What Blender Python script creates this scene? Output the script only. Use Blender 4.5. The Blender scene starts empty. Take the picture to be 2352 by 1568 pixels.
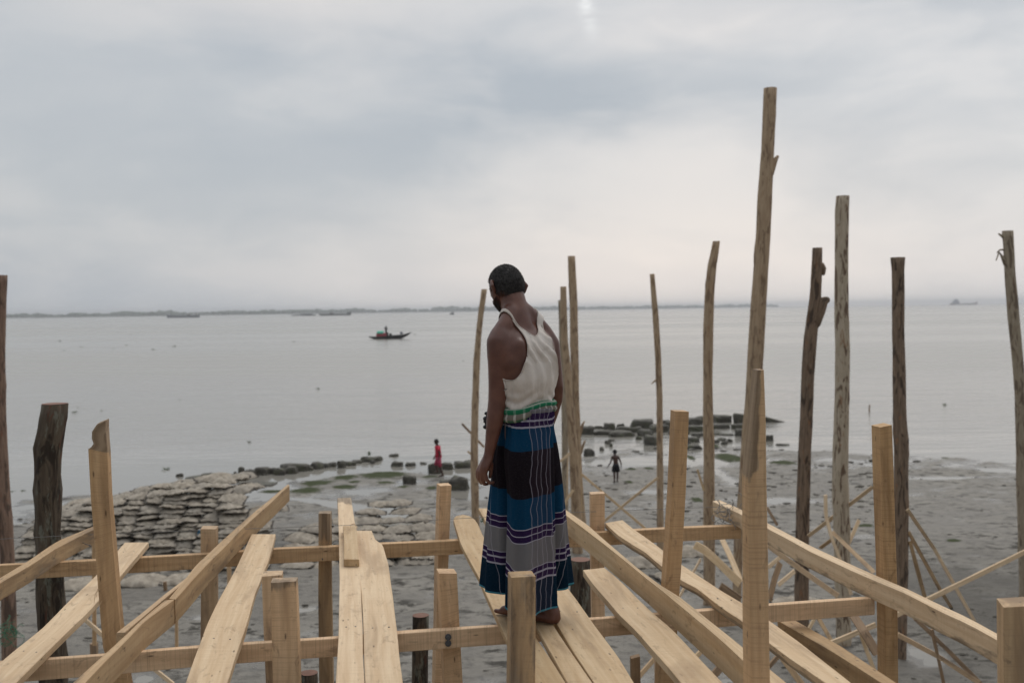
import bpy, bmesh, math, random
from mathutils import Vector, Matrix, noise
from mathutils.bvhtree import BVHTree
random.seed(7)
R = math.radians
S = bpy.context.scene
COL = S.collection

# ------------------------------------------------------------------ camera, sky, sun, exposure
CAMZ = 6.2
F = 35.0 / 36.0 * 2352.0          # focal length in the layout's pixel unit (picture 2352 x 1568)
cam = bpy.data.cameras.new('camera'); camo = bpy.data.objects.new('camera', cam); COL.objects.link(camo)
cam.lens = 35.0; cam.sensor_width = 36.0; cam.clip_start = 0.05; cam.clip_end = 40000
CROT = Matrix.Rotation(R(90 - 1.83), 3, 'X') @ Matrix.Rotation(R(-0.78), 3, 'Z')
camo.matrix_world = Matrix.Translation((0, 0, CAMZ)) @ CROT.to_4x4()
cam.dof.use_dof = True; cam.dof.focus_distance = 4.75; cam.dof.aperture_fstop = 3.2
S.camera = camo
S.view_settings.view_transform = 'Standard'; S.view_settings.look = 'None'
S.view_settings.exposure = 0.0; S.view_settings.gamma = 1.0; S.view_settings.use_curve_mapping = False
S.cycles.use_denoising = True
S.cycles.volume_bounces = 0
S.cycles.max_bounces = 6

SUN_EL, SUN_AZ = 52.0, 12.0       # azimuth measured from +Y towards +X
sun = bpy.data.lights.new('sun', 'SUN'); suno = bpy.data.objects.new('sun', sun); COL.objects.link(suno)
sun.energy = 0.9; sun.angle = R(35); sun.color = (1.0, 0.95, 0.88)
suno.rotation_euler = (R(90 - SUN_EL), 0, R(180 - SUN_AZ))
suno.location = (0, 0, 60)

class NT:
    """small helper around a node tree"""
    def __init__(s, tree): s.t = tree; s.n = tree.nodes; s.l = tree.links; s.n.clear()
    def add(s, typ, **kw):
        n = s.n.new(typ)
        for k, v in kw.items(): setattr(n, k, v)
        return n
    def put(s, sock, v):
        if isinstance(v, bpy.types.NodeSocket): s.l.new(v, sock)
        elif v is not None:
            if sock.type == 'RGBA':
                v = (v, v, v) if isinstance(v, (int, float)) else tuple(v)
                if len(v) == 3: v = (*v, 1)
            sock.default_value = v
    def math(s, op, a, b=None, c=None, clamp=False):
        n = s.add('ShaderNodeMath', operation=op, use_clamp=clamp)
        for i, v in enumerate((a, b, c)):
            if v is not None: s.put(n.inputs[i], v)
        return n.outputs[0]
    def vmath(s, op, a, b=None, out=0):
        n = s.add('ShaderNodeVectorMath', operation=op)
        s.put(n.inputs[0], a)
        if b is not None: s.put(n.inputs[1], b)
        return n.outputs[out]
    def mix(s, f, a, b, mode='MIX'):
        n = s.add('ShaderNodeMix', data_type='RGBA', blend_type=mode)
        s.put(n.inputs[0], f); s.put(n.inputs[6], a); s.put(n.inputs[7], b)
        return n.outputs[2]
    def noise(s, vec, scale, detail=4.0, rough=0.55, dist=0.0, out='Fac'):
        n = s.add('ShaderNodeTexNoise')
        if vec is not None: s.l.new(vec, n.inputs['Vector'])
        s.put(n.inputs['Scale'], scale); s.put(n.inputs['Detail'], detail)
        s.put(n.inputs['Roughness'], rough); s.put(n.inputs['Distortion'], dist)
        return n.outputs[out]
    def ramp(s, fac, stops, interp='LINEAR'):
        n = s.add('ShaderNodeValToRGB'); cr = n.color_ramp; cr.interpolation = interp
        while len(cr.elements) > 1: cr.elements.remove(cr.elements[-1])
        for i, (p, c) in enumerate(stops):
            e = cr.elements[0] if i == 0 else cr.elements.new(p)
            e.position = p
            c = (c, c, c) if isinstance(c, (int, float)) else c
            e.color = (*c, 1)
        s.l.new(fac, n.inputs[0]); return n.outputs[0]
    def mapr(s, v, a, b, c=0.0, d=1.0, smooth=True):
        n = s.add('ShaderNodeMapRange', interpolation_type='SMOOTHSTEP' if smooth else 'LINEAR')
        for i, x in enumerate((v, a, b, c, d)): s.put(n.inputs[i], x)
        return n.outputs[0]
    def mapping(s, vec, scale=(1, 1, 1), loc=(0, 0, 0), rot=(0, 0, 0)):
        n = s.add('ShaderNodeMapping'); s.l.new(vec, n.inputs[0])
        n.inputs['Location'].default_value = loc; n.inputs['Rotation'].default_value = rot
        n.inputs['Scale'].default_value = scale
        return n.outputs[0]
    def bump(s, h, strength, dist=0.01, normal=None):
        n = s.add('ShaderNodeBump'); s.put(n.inputs['Strength'], strength); s.put(n.inputs['Distance'], dist)
        s.l.new(h, n.inputs['Height'])
        if normal is not None: s.l.new(normal, n.inputs['Normal'])
        return n.outputs[0]

def material(name, build):
    m = bpy.data.materials.new(name); m.use_nodes = True
    t = NT(m.node_tree)
    o = t.add('ShaderNodeOutputMaterial'); b = t.add('ShaderNodeBsdfPrincipled')
    t.l.new(b.outputs[0], o.inputs[0])
    d = build(t) or {}
    for k, v in d.items(): t.put(b.inputs[k], v)
    return m

# the sky: Nishita daylight seen through a heavy overcast deck of clouds
W = bpy.data.worlds.new('World'); S.world = W; W.use_nodes = True
t = NT(W.node_tree)
out = t.add('ShaderNodeOutputWorld'); bg = t.add('ShaderNodeBackground'); t.l.new(bg.outputs[0], out.inputs[0])
sky = t.add('ShaderNodeTexSky', sky_type='NISHITA'); sky.sun_disc = False
sky.sun_elevation = R(SUN_EL); sky.sun_rotation = R(SUN_AZ); sky.air_density = 1.6; sky.dust_density = 3.0
tc = t.add('ShaderNodeTexCoord')
dirv = t.vmath('NORMALIZE', tc.outputs['Generated'])
sep = t.add('ShaderNodeSeparateXYZ'); t.l.new(dirv, sep.inputs[0])
dx, dy, dz = sep.outputs
az = t.math('ARCTAN2', dx, dy)                    # 0 ahead, + to the right
el = t.math('ARCSINE', dz)
comb = t.add('ShaderNodeCombineXYZ'); t.l.new(az, comb.inputs[0]); t.l.new(el, comb.inputs[1])
cv = comb.outputs[0]
warp = t.noise(t.mapping(cv, (3, 6, 1)), 1.0, 3, 0.5, out='Color')
cvw = t.vmath('ADD', cv, t.vmath('MULTIPLY', t.vmath('SUBTRACT', warp, (0.5, 0.5, 0.5)), (0.22, 0.09, 0)))
n1 = t.noise(t.mapping(cvw, (3.2, 9.0, 1), (1.7, 0.4, 0)), 1.0, 5, 0.5)
n2 = t.noise(t.mapping(cvw, (9.0, 22.0, 1), (4.1, 2.2, 0)), 1.0, 5, 0.55)
def blob(a0, e0, sa, se, tilt=0.0):
    a = t.math('DIVIDE', t.math('SUBTRACT', t.math('SUBTRACT', az, a0), t.math('MULTIPLY', t.math('SUBTRACT', el, e0), tilt)), sa)
    e = t.math('DIVIDE', t.math('SUBTRACT', el, e0), se)
    r2 = t.math('ADD', t.math('MULTIPLY', a, a), t.math('MULTIPLY', e, e))
    return t.math('POWER', 2.718, t.math('MULTIPLY', r2, -1.0))
shade = t.math('ADD', t.math('MULTIPLY', t.math('SUBTRACT', t.mapr(n1, .36, .64), 0.5), 0.55), t.math('MULTIPLY', t.math('SUBTRACT', n2, 0.5), 0.75))
dark = t.math('ADD', t.math('MULTIPLY', blob(R(-2.0), R(12.6), R(10), R(4.2), -0.8), 0.80), t.math('MULTIPLY', blob(R(-15), R(8.6), R(12), R(2.2)), 0.30))
dark = t.math('ADD', dark, t.math('MULTIPLY', blob(R(25), R(16.5), R(5), R(2.6)), 0.45))
dark = t.math('ADD', dark, t.math('MULTIPLY', blob(R(10), R(11.2), R(7), R(1.6)), 0.30))
dark = t.math('ADD', dark, t.math('MULTIPLY', blob(R(-27), R(2.0), R(9), R(3.0)), 0.30))
light = t.math('MULTIPLY', blob(R(9), R(1.6), R(18), R(4.8)), 0.82)
light = t.math('ADD', light, t.math('MULTIPLY', blob(R(14), R(8.4), R(10), R(2.2)), 0.20))
light = t.math('ADD', light, t.math('MULTIPLY', blob(R(-14), R(17.0), R(9), R(2.2)), 0.36))
light = t.math('ADD', light, t.math('MULTIPLY', blob(R(12), R(15.5), R(7), R(2.0)), 0.30))
slit = blob(R(4.5), R(16.6), R(0.42), R(1.2), -0.18)
slit = t.math('MULTIPLY', t.math('MULTIPLY', slit, t.mapr(t.noise(t.mapping(cvw, (60, 70, 1)), 1.0, 4, .6), .30, .62)), 0.75, clamp=True)
dk = t.math('ADD', t.math('SUBTRACT', dark, shade), 0.10, clamp=True)
cl = t.mix(t.mapr(az, R(-26), R(20)), (5.45, 5.7, 6.0), (7.0, 7.05, 7.2))
cl = t.mix(t.math('MULTIPLY', dk, .95), cl, (4.3, 4.75, 5.3))
cl = t.mix(t.math('ADD', light, t.math('MULTIPLY', shade, 0.25), clamp=True), cl, (9.7, 8.85, 8.25))
cl = t.mix(slit, cl, (9.3, 9.4, 9.4))
# unseen sky shaped for its light: brightened overhead, dimmed behind the viewer
zen = t.mapr(el, R(17), R(60), 1.0, 1.9)
back = t.mapr(t.math('ABSOLUTE', az), R(50), R(140), 1.0, 0.62)
lvl = t.math('MULTIPLY', zen, back)
cl = t.vmath('SCALE', cl, None); cl.node.inputs['Scale'].default_value = 1.0; t.l.new(lvl, cl.node.inputs['Scale'])
cover = t.mix(0.93, sky.outputs[0], cl)
t.l.new(cover, bg.inputs[0]); bg.inputs[1].default_value = 0.1

# ------------------------------------------------------------------ helpers
def ray(px, py):
    return (CROT @ Vector(((px - 1176) / F, -(py - 784) / F, -1.0)))
def atz(px, py, z):
    d = ray(px, py); return Vector((0, 0, CAMZ)) + d * ((z - CAMZ) / d.z)
def ath(px, py, h): return atz(px, py, CAMZ - h)
def aty(px, py, Y):
    d = ray(px, py); return Vector((0, 0, CAMZ)) + d * (Y / d.y)

def tag(o, label=None, cat=None, group=None, kind=None):
    if label: o['label'] = label
    if cat: o['category'] = cat
    if group: o['group'] = group
    if kind: o['kind'] = kind
    return o
def mesh_obj(name, verts, faces, mat, parent=None, smooth=False, attrs=None):
    me = bpy.data.meshes.new(name); me.from_pydata([tuple(v) for v in verts], [], faces); me.validate(); me.update()
    if attrs:
        for k, vals in attrs.items():
            if isinstance(vals[0], (int, float)):
                a = me.attributes.new(k, 'FLOAT', 'POINT'); a.data.foreach_set('value', vals)
            else:
                a = me.attributes.new(k, 'FLOAT_VECTOR', 'POINT'); a.data.foreach_set('vector', [x for v in vals for x in v])
    if mat: me.materials.append(mat)
    if smooth: me.polygons.foreach_set('use_smooth', [True] * len(me.polygons))
    o = bpy.data.objects.new(name, me); COL.objects.link(o)
    if parent: o.parent = parent
    return o
def empty(name, loc, label, cat, group=None):
    o = bpy.data.objects.new(name, None); COL.objects.link(o); o.location = loc; o.empty_display_size = 0.2
    tag(o, label, cat, group); bpy.context.view_layer.update()
    return o
def adopt(o, root):
    """parent a mesh built in world coordinates under a root Empty, keeping it where it is"""
    o.parent = root; o.matrix_parent_inverse = Matrix.Translation(root.location).inverted()
    return o
class MB:
    def __init__(s): s.v = []; s.f = []; s.a = []
    def add(s, vs, fs, at=None):
        k = len(s.v); s.v += [Vector(v) for v in vs]; s.f += [tuple(i + k for i in f) for f in fs]
        s.a += list(at) if at else [(0, 0, 0)] * len(vs)
    def rings(s, rings, cap=True, at=None):
        n = len(rings[0]); fs = []
        for i in range(len(rings) - 1):
            for j in range(n):
                a, b = i * n + j, i * n + (j + 1) % n
                fs.append((a, b, b + n, a + n))
        if cap:
            fs.append(tuple(reversed(range(n)))); k = (len(rings) - 1) * n; fs.append(tuple(range(k, k + n)))
        s.add([p for r in rings for p in r], fs, at)
    def sweep(s, pts, n=12, round_ends=True, flat=None):
        """closed tube through (point, radius) stations with rounded ends"""
        P = [Vector(p) for p, r in pts]; rr = [r for p, r in pts]
        if round_ends:
            d0 = (P[0] - P[1]).normalized(); d1 = (P[-1] - P[-2]).normalized()
            P = [P[0] + d0 * rr[0] * .95, P[0] + d0 * rr[0] * .6] + P + [P[-1] + d1 * rr[-1] * .6, P[-1] + d1 * rr[-1] * .95]
            rr = [rr[0] * .3, rr[0] * .8] + rr + [rr[-1] * .8, rr[-1] * .3]
        up = None; rings = []; at = []; L = 0
        for i, p in enumerate(P):
            d = (P[min(i + 1, len(P) - 1)] - P[max(i - 1, 0)]).normalized()
            if up is None:
                up = Vector((0, 0, 1)) if abs(d.z) < .9 else Vector((0, 1, 0))
            x = d.cross(up).normalized(); y = x.cross(d).normalized(); up = y
            if i: L += (p - P[i - 1]).length
            rings.append([p + (x * math.cos(a) + y * math.sin(a)) * rr[i] for a in [2 * math.pi * k / n for k in range(n)]])
            at += [(L, rr[i] * math.cos(2 * math.pi * k / n), rr[i] * math.sin(2 * math.pi * k / n)) for k in range(n)]
        s.rings(rings, True, at)
    def box(s, c, sx, sy, sz, rz=0.0, taper=1.0):
        m = Matrix.Rotation(rz, 3, 'Z'); c = Vector(c); vs = []
        for z, k in ((-sz / 2, 1.0), (sz / 2, taper)):
            for x, y in ((-1, -1), (1, -1), (1, 1), (-1, 1)): vs.append(c + m @ Vector((x * sx / 2 * k, y * sy / 2 * k, z)))
        s.add(vs, [(3, 2, 1, 0), (4, 5, 6, 7), (0, 1, 5, 4), (1, 2, 6, 5), (2, 3, 7, 6), (3, 0, 4, 7)])
    def obj(s, name, mat, parent=None, smooth=False, attr=None):
        return mesh_obj(name, s.v, s.f, mat, parent, smooth, {attr: s.a} if attr else None)

def polyline(pts, n, ext0=0.0, ext1=0.0):
    """resample a 3D polyline to n stations with even spacing; optional straight extension of the ends"""
    P = [Vector(p) for p in pts]
    if ext0: P = [P[0] + (P[0] - P[1]).normalized() * ext0] + P
    if ext1: P = P + [P[-1] + (P[-1] - P[-2]).normalized() * ext1]
    d = [0]
    for a, b in zip(P, P[1:]): d.append(d[-1] + (b - a).length)
    out = []; k = 0
    for i in range(n):
        s = d[-1] * i / (n - 1)
        while k < len(P) - 2 and d[k + 1] < s: k += 1
        u = (s - d[k]) / max(1e-9, d[k + 1] - d[k])
        out.append(P[k].lerp(P[k + 1], min(1, max(0, u))))
    return out
def paired(L, Rr, sub=4):
    A, B = [], []
    for i in range(len(L) - 1):
        for j in range(sub):
            A.append(L[i].lerp(L[i + 1], j / sub)); B.append(Rr[i].lerp(Rr[i + 1], j / sub))
    return A + [L[-1]], B + [Rr[-1]]

TID = [0]
def timber(name, L, Rr, thick, mat, ch=0.0022, jit=0.0016, parent=None, weather=None):
    """sawn timber: two edges of one face (paired 3D stations) and a thickness vector (or one per end)"""
    TID[0] += 1; off = TID[0] * 3.137
    n = len(L); mb = MB(); rings = []; at = []; wt = []; acc = 0.0
    for i in range(n):
        th = thick if isinstance(thick, Vector) else thick[0].lerp(thick[1], i / (n - 1))
        c = [L[i], Rr[i], Rr[i] + th, L[i] + th]
        w = (c[1] - c[0]).length; d = th.length
        if i: acc += ((L[i] + Rr[i]) / 2 - (L[i - 1] + Rr[i - 1]) / 2).length
        for q in range(4):
            p = c[q] * 2.3 + Vector((off, q * 5.1, 0))
            c[q] = c[q] + Vector((noise.noise(p), noise.noise(p + Vector((9, 3, 1))), noise.noise(p + Vector((2, 8, 5))))) * jit * 2
        ring = []; loc = [(0, 0), (w, 0), (w, d), (0, d)]
        for q in range(4):
            a, b, e = c[q - 1], c[q], c[(q + 1) % 4]
            k = min(ch, .3 * (a - b).length, .3 * (e - b).length)
            ring.append(b + (a - b).normalized() * k if (a - b).length > 1e-6 else b.copy())
            ring.append(b + (e - b).normalized() * k if (e - b).length > 1e-6 else b.copy())
            at += [(acc + off, loc[q][0] + off * .7, loc[q][1])] * 2
            wt += [float(weather(i / (n - 1), q)) if weather else 0.0] * 2
        rings.append(ring)
    mb.rings(rings, True, at)
    return mesh_obj(name, mb.v, mb.f, mat, parent, False, {'grain': mb.a, 'weather': wt})

def bolts(parent, pts, nrm=Vector((0, -1, 0)), r=0.011, mat=None):
    for p in pts:
        mb = MB(); p = Vector(p); x = Vector((1, 0, 0)); z = Vector((0, 0, 1))
        mb.rings([[p + nrm * h + (x * math.cos(a) + z * math.sin(a)) * rr for a in [2 * math.pi * k / 10 for k in range(10)]] for h, rr in ((-.004, r * 1.15), (.002, r * 1.15), (.003, r * .6), (.010, r * .55))])
        o = mb.obj('bolt', mat); adopt(o, parent) if parent.type == 'EMPTY' else None
        if parent.type != 'EMPTY': o.parent = parent

# ------------------------------------------------------------------ materials
def wood(name, top, mid, dirt, saw=1.0, stain=0.5, rough=0.62):
    def b(t):
        g = t.add('ShaderNodeAttribute', attribute_name='grain').outputs['Vector']
        fib = t.noise(t.mapping(g, (1.6, 34, 34)), 1.0, 5, 0.6, 0.35)
        fine = t.noise(t.mapping(g, (6, 190, 190)), 1.0, 3, 0.6)
        sawm = t.noise(t.mapping(g, (150, 3.0, 3.0)), 1.0, 3, 0.65)
        big = t.noise(t.mapping(g, (1.1, 5, 5)), 1.0, 4, 0.6, 0.6)
        spot = t.noise(t.mapping(g, (9, 24, 24)), 1.0, 4, 0.7, 0.8)
        info = t.add('ShaderNodeObjectInfo').outputs['Random']
        c = t.mix(t.mapr(fib, .30, .72), mid, top)
        c = t.mix(t.math('MULTIPLY', t.mapr(sawm, .47, .70), .30 * saw), c, t.mix(.5, mid, dirt))
        c = t.mix(t.math('MULTIPLY', t.mapr(fine, .55, .8), .25), c, mid)
        m = t.math('MULTIPLY', t.mapr(big, .50, .68), stain)
        c = t.mix(m, c, t.mix(.35, dirt, mid))
        m2 = t.math('MULTIPLY', t.mapr(spot, .55, .72), .85 * stain)
        c = t.mix(m2, c, dirt)
        # small pin knots and nail holes
        v = t.add('ShaderNodeTexVoronoi', feature='F1'); t.l.new(t.mapping(g, (5, 16, 16)), v.inputs['Vector']); v.inputs['Scale'].default_value = 1.0
        kn = t.math('MULTIPLY', t.mapr(v.outputs['Distance'], .10, .03), .7)
        c = t.mix(kn, c, (0.06, 0.035, 0.02))
        hv = t.add('ShaderNodeHueSaturation'); t.l.new(c, hv.inputs['Color'])
        t.l.new(t.mapr(info, 0, 1, .80, 1.12, False), hv.inputs['Value']); t.l.new(t.mapr(info, 0, 1, 1.0, .84, False), hv.inputs['Saturation'])
        we = t.add('ShaderNodeAttribute', attribute_name='weather').outputs['Fac']
        wm = t.mapr(t.math('ADD', we, t.math('MULTIPLY', t.math('SUBTRACT', t.noise(t.mapping(g, (5, 18, 18)), 1.0, 4, .65), .5), 1.3)), .42, .66)
        wcol = t.mix(t.mapr(fib, .35, .65), (.15, .112, .078), (.33, .255, .18))
        h = t.math('ADD', t.math('MULTIPLY', sawm, .5 * saw), t.math('ADD', t.math('MULTIPLY', fib, .5), t.math('MULTIPLY', fine, .3)))
        return {'Base Color': t.mix(t.math('MULTIPLY', wm, .8), hv.outputs[0], wcol), 'Roughness': rough, 'Specular IOR Level': .16, 'Normal': t.bump(h, .35, .004)}
    return material(name, b)
M = {}
M['plank'] = wood('fresh_sawn_plank', (0.69, 0.51, 0.305), (0.57, 0.385, 0.205), (0.24, 0.15, 0.085), .9, .55)
M['post'] = wood('sawn_post_wood', (0.68, 0.445, 0.235), (0.54, 0.33, 0.16), (0.20, 0.12, 0.065), 1.9, .6)
M['grey'] = wood('weathered_timber', (0.58, 0.40, 0.22), (0.45, 0.285, 0.145), (0.15, 0.105, 0.07), 1.1, .85)
M['brown'] = wood('dirty_brace_wood', (0.33, 0.215, 0.12), (0.24, 0.15, 0.08), (0.08, 0.055, 0.038), .6, .8)
def bark(name, base, pale, dark, red, patch=.5, moss=0.0):
    def b(t):
        g = t.add('ShaderNodeAttribute', attribute_name='grain').outputs['Vector']
        lon = t.noise(t.mapping(g, (3.0, 30, 30)), 1.0, 5, .65, .6)
        pat = t.noise(t.mapping(g, (2.2, 9, 9)), 1.0, 4, .6, 1.2)
        pat2 = t.noise(t.mapping(g, (3.4, 14, 14), (5, 1, 2)), 1.0, 4, .6, 1.0)
        fine = t.noise(t.mapping(g, (22, 70, 70)), 1.0, 4, .7)
        c = t.mix(t.mapr(lon, .3, .7), base, pale)
        c = t.mix(t.math('MULTIPLY', t.mapr(pat, .52, .60), patch), c, dark)
        c = t.mix(t.math('MULTIPLY', t.mapr(pat2, .60, .68), patch * .8), c, red)
        c = t.mix(t.math('MULTIPLY', t.mapr(fine, .58, .72), .5), c, dark)
        if moss:
            ms = t.noise(t.mapping(g, (6, 22, 22), (3, 3, 1)), 1.0, 5, .7)
            c = t.mix(t.math('MULTIPLY', t.mapr(ms, .54, .64), moss), c, (.20, .21, .17))
        h = t.math('ADD', lon, t.math('MULTIPLY', fine, .6))
        return {'Base Color': c, 'Roughness': .8, 'Specular IOR Level': .25, 'Normal': t.bump(h, .6, .02)}
    return material(name, b)
M['pole_grey'] = bark('pale_pole_bark', (.30, .245, .175), (.42, .35, .26), (.10, .066, .045), (.20, .10, .055), .7)
M['pole_tan'] = bark('tan_peeled_pole', (.37, .26, .165), (.50, .375, .25), (.13, .08, .05), (.30, .155, .075), .6)
M['pole_brown'] = bark('brown_pole_bark', (.155, .11, .075), (.28, .20, .14), (.05, .036, .028), (.30, .16, .085), .8)
M['pole_red'] = bark('reddish_pole_bark', (.19, .12, .085), (.30, .20, .145), (.06, .042, .034), (.24, .10, .055), .7)
M['pole_white'] = bark('mottled_pole_bark', (.42, .345, .25), (.54, .455, .345), (.13, .08, .052), (.28, .15, .075), .9)
M['log_dark'] = bark('dark_mossy_bark', (.065, .046, .032), (.125, .10, .072), (.022, .017, .013), (.13, .045, .024), .8, .6)
M['cut_red'] = material('reddish_cut_wood', lambda t: {'Base Color': t.mix(t.noise(t.add('ShaderNodeTexCoord').outputs['Object'], 40, 4), (.10, .045, .028), (.24, .105, .06)), 'Roughness': .7})
M['steel'] = material('dull_steel', lambda t: {'Base Color': (.12, .12, .125), 'Metallic': .7, 'Roughness': .55})
M['wire'] = material('grey_string', lambda t: {'Base Color': (.22, .21, .20), 'Roughness': .7})
M['bluetie'] = material('blue_twine', lambda t: {'Base Color': (.03, .20, .36), 'Roughness': .6})
M['greennet'] = material('green_net_twine', lambda t: {'Base Color': (.02, .14, .07), 'Roughness': .6})

# ------------------------------------------------------------------ the river and the mud shore
RIV = 9000.0
def m_water(t):
    p = t.add('ShaderNodeNewGeometry').outputs['Position']
    sp = t.add('ShaderNodeSeparateXYZ'); t.l.new(p, sp.inputs[0]); y = sp.outputs[1]
    w1 = t.noise(t.mapping(p, (.55, 1.5, 1)), 1.0, 4, .6, .4)
    w2 = t.noise(t.mapping(p, (.10, .32, 1)), 1.0, 3, .5, .5)
    w3 = t.noise(t.mapping(p, (.012, .05, 1)), 1.0, 3, .5, .5)
    h = t.math('ADD', t.math('MULTIPLY', w1, .35), t.math('ADD', t.math('MULTIPLY', w2, 1.1), t.math('MULTIPLY', w3, 2.0)))
    # sheltered pools inside the shore line lie still
    st = t.mapr(y, 34, 52, .02, .62)
    wind = t.noise(t.mapping(p, (.0022, .011, 1), (3, 1, 0)), 1.0, 4, .6, .8)
    rgh = t.mapr(wind, .35, .65, .16, .30)
    near = t.mapr(y, 30, 60, .05, 1.0)
    c = t.mix(t.mapr(wind, .3, .7), (.25, .235, .205), (.315, .30, .27))
    return {'Base Color': c, 'Roughness': t.math('MULTIPLY', rgh, near), 'IOR': 1.33, 'Specular IOR Level': .5, 'Normal': t.bump(h, st, .25)}
M['water'] = material('grey_river_water', m_water)
ys = [-60, 0, 14, 30, 60, 150, 400, 1200, 3000, RIV]; xs = [-RIV, -2500, -600, -150, -40, 0, 40, 150, 600, 2500, RIV]
vs = [(x, y, 0) for y in ys for x in xs]; nx = len(xs)
fs = [(j * nx + i, j * nx + i + 1, (j + 1) * nx + i + 1, (j + 1) * nx + i) for j in range(len(ys) - 1) for i in range(nx - 1)]
tag(mesh_obj('water', vs, fs, M['water']), kind='structure')

SH = [atz(px, py, 0) for px, py in [(-900, 1215), (-300, 1190), (20, 1168), (150, 1150), (300, 1132), (420, 1118), (500, 1122), (560, 1126), (600, 1134), (640, 1124), (690, 1112), (757, 1105), (800, 1090), (900, 1086), (960, 1088), (1000, 1094), (1060, 1097), (1120, 1086), (1200, 1072), (1330, 1056), (1450, 1046), (1550, 1040), (1640, 1036), (1750, 1026), (1830, 1034), (1900, 1042), (2050, 1051), (2150, 1056), (2352, 1066), (2700, 1080), (3400, 1110)]]
SH2 = [(p.x, p.y) for p in SH]
def shore_d(x, y):
    """signed distance to the shore line, positive on the mud side"""
    best = 1e9; sgn = 1
    for (x0, y0), (x1, y1) in zip(SH2, SH2[1:]):
        vx, vy = x1 - x0, y1 - y0; L2 = vx * vx + vy * vy
        u = max(0, min(1, ((x - x0) * vx + (y - y0) * vy) / L2))
        ex, ey = x - x0 - vx * u, y - y0 - vy * u
        d = ex * ex + ey * ey
        if d < best: best = d; sgn = 1 if vx * ey - vy * ex < 0 else -1
    return sgn * math.sqrt(best)
def pxell(cx, cy, w, h):           # an ellipse on the ground given by its picture extent
    c = atz(cx, cy, 0); a = atz(cx + w / 2, cy, 0); b = atz(cx, cy - h / 2, 0)
    return (c.x, c.y, max(.15, abs(a.x - c.x)), max(.2, abs(b.y - c.y)))
ALG = [pxell(*e) for e in [(702, 1128, 76, 18), (728, 1110, 78, 18), (792, 1098, 60, 16), (882, 1092, 120, 20), (814, 1109, 30, 6), (886, 1110, 48, 7), (790, 1120, 66, 10), (992, 1122, 30, 8), (625, 1129, 60, 8), (925, 1120, 30, 6), (990, 1096, 40, 6),
                           (1460, 1056, 34, 6), (1450, 1080, 32, 6), (1490, 1078, 26, 6), (1672, 1052, 66, 22), (1601, 1151, 32, 12), (1445, 1111, 18, 9), (1798, 1064, 66, 12), (1440, 1019, 34, 14), (1590, 1054, 20, 22), (1700, 1056, 50, 12), (1640, 1025, 30, 10), (2190, 1246, 40, 9), (1990, 1212, 44, 9), (2170, 1052, 20, 6)]]
POOL = [pxell(*e) for e in [(2115, 1500, 110, 40), (590, 1500, 130, 60), (330, 1560, 90, 40), (880, 1070, 560, 22), (1560, 1060, 250, 20), (1660, 1090, 30, 40), (1440, 1062, 150, 14), (700, 1400, 60, 14), (1120, 1130, 200, 20), (480, 1420, 120, 18), (180, 1400, 120, 16), (560, 1345, 150, 14), (1420, 1300, 60, 16), (1500, 1130, 160, 12), (1780, 1150, 120, 10), (2160, 1098, 200, 8)]]
def fbm(x, y, s, o=4):
    v = 0; a = 1; tot = 0
    for i in range(o):
        v += a * noise.noise(Vector((x * s + 13.7 * i, y * s * 1.25, 4.2 * i))); tot += a; a *= .55; s *= 2.1
    return v / tot
def mud_h(x, y):
    d = shore_d(x, y)
    h = max(-.5, min(.055, d * .022)) if d < 0 else min(.05, .004 + d * .008)
    h += fbm(x, y, .32) * .085 + fbm(x, y, .9, 3) * .055 + fbm(x, y, 2.6, 3) * .035
    for cx, cy, a, b in POOL:
        r = ((x - cx) / a) ** 2 + ((y - cy) / b) ** 2
        if r < 5: h -= .085 * math.exp(-r * 1.1)
    for cx, cy, a, b in ALG:
        r = ((x - cx) / a) ** 2 + ((y - cy) / b) ** 2
        if r < 5: h += .05 * math.exp(-r * 1.1)
    if h > .05: h = .05 + (h - .05) * .5
    return h
def axis(lo, hi, a, b, step):
    r = []; x = lo
    while x < a: r.append(x); x += max(step, (a - x) * .28)
    x = a
    while x < b: r.append(x); x += step
    while x < hi: r.append(x); x += max(step, (x - b) * .35 + step)
    return r + [hi]
gx = axis(-260, 260, -22, 27, .15); gy = axis(-70, 64, 13.5, 50, .16)
mv = []; ma = []
for y in gy:
    for x in gx:
        mv.append((x, y, mud_h(x, y)))
        al = 0
        if 20 < y < 52:
            for cx, cy, a, b in ALG:
                r = ((x - cx) / a) ** 2 + ((y - cy) / b) ** 2
                if r < 3: al = max(al, math.exp(-r * .8))
        ma.append(al)
nx = len(gx)
mf = [(j * nx + i, j * nx + i + 1, (j + 1) * nx + i + 1, (j + 1) * nx + i) for j in range(len(gy) - 1) for i in range(nx - 1)]
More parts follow.
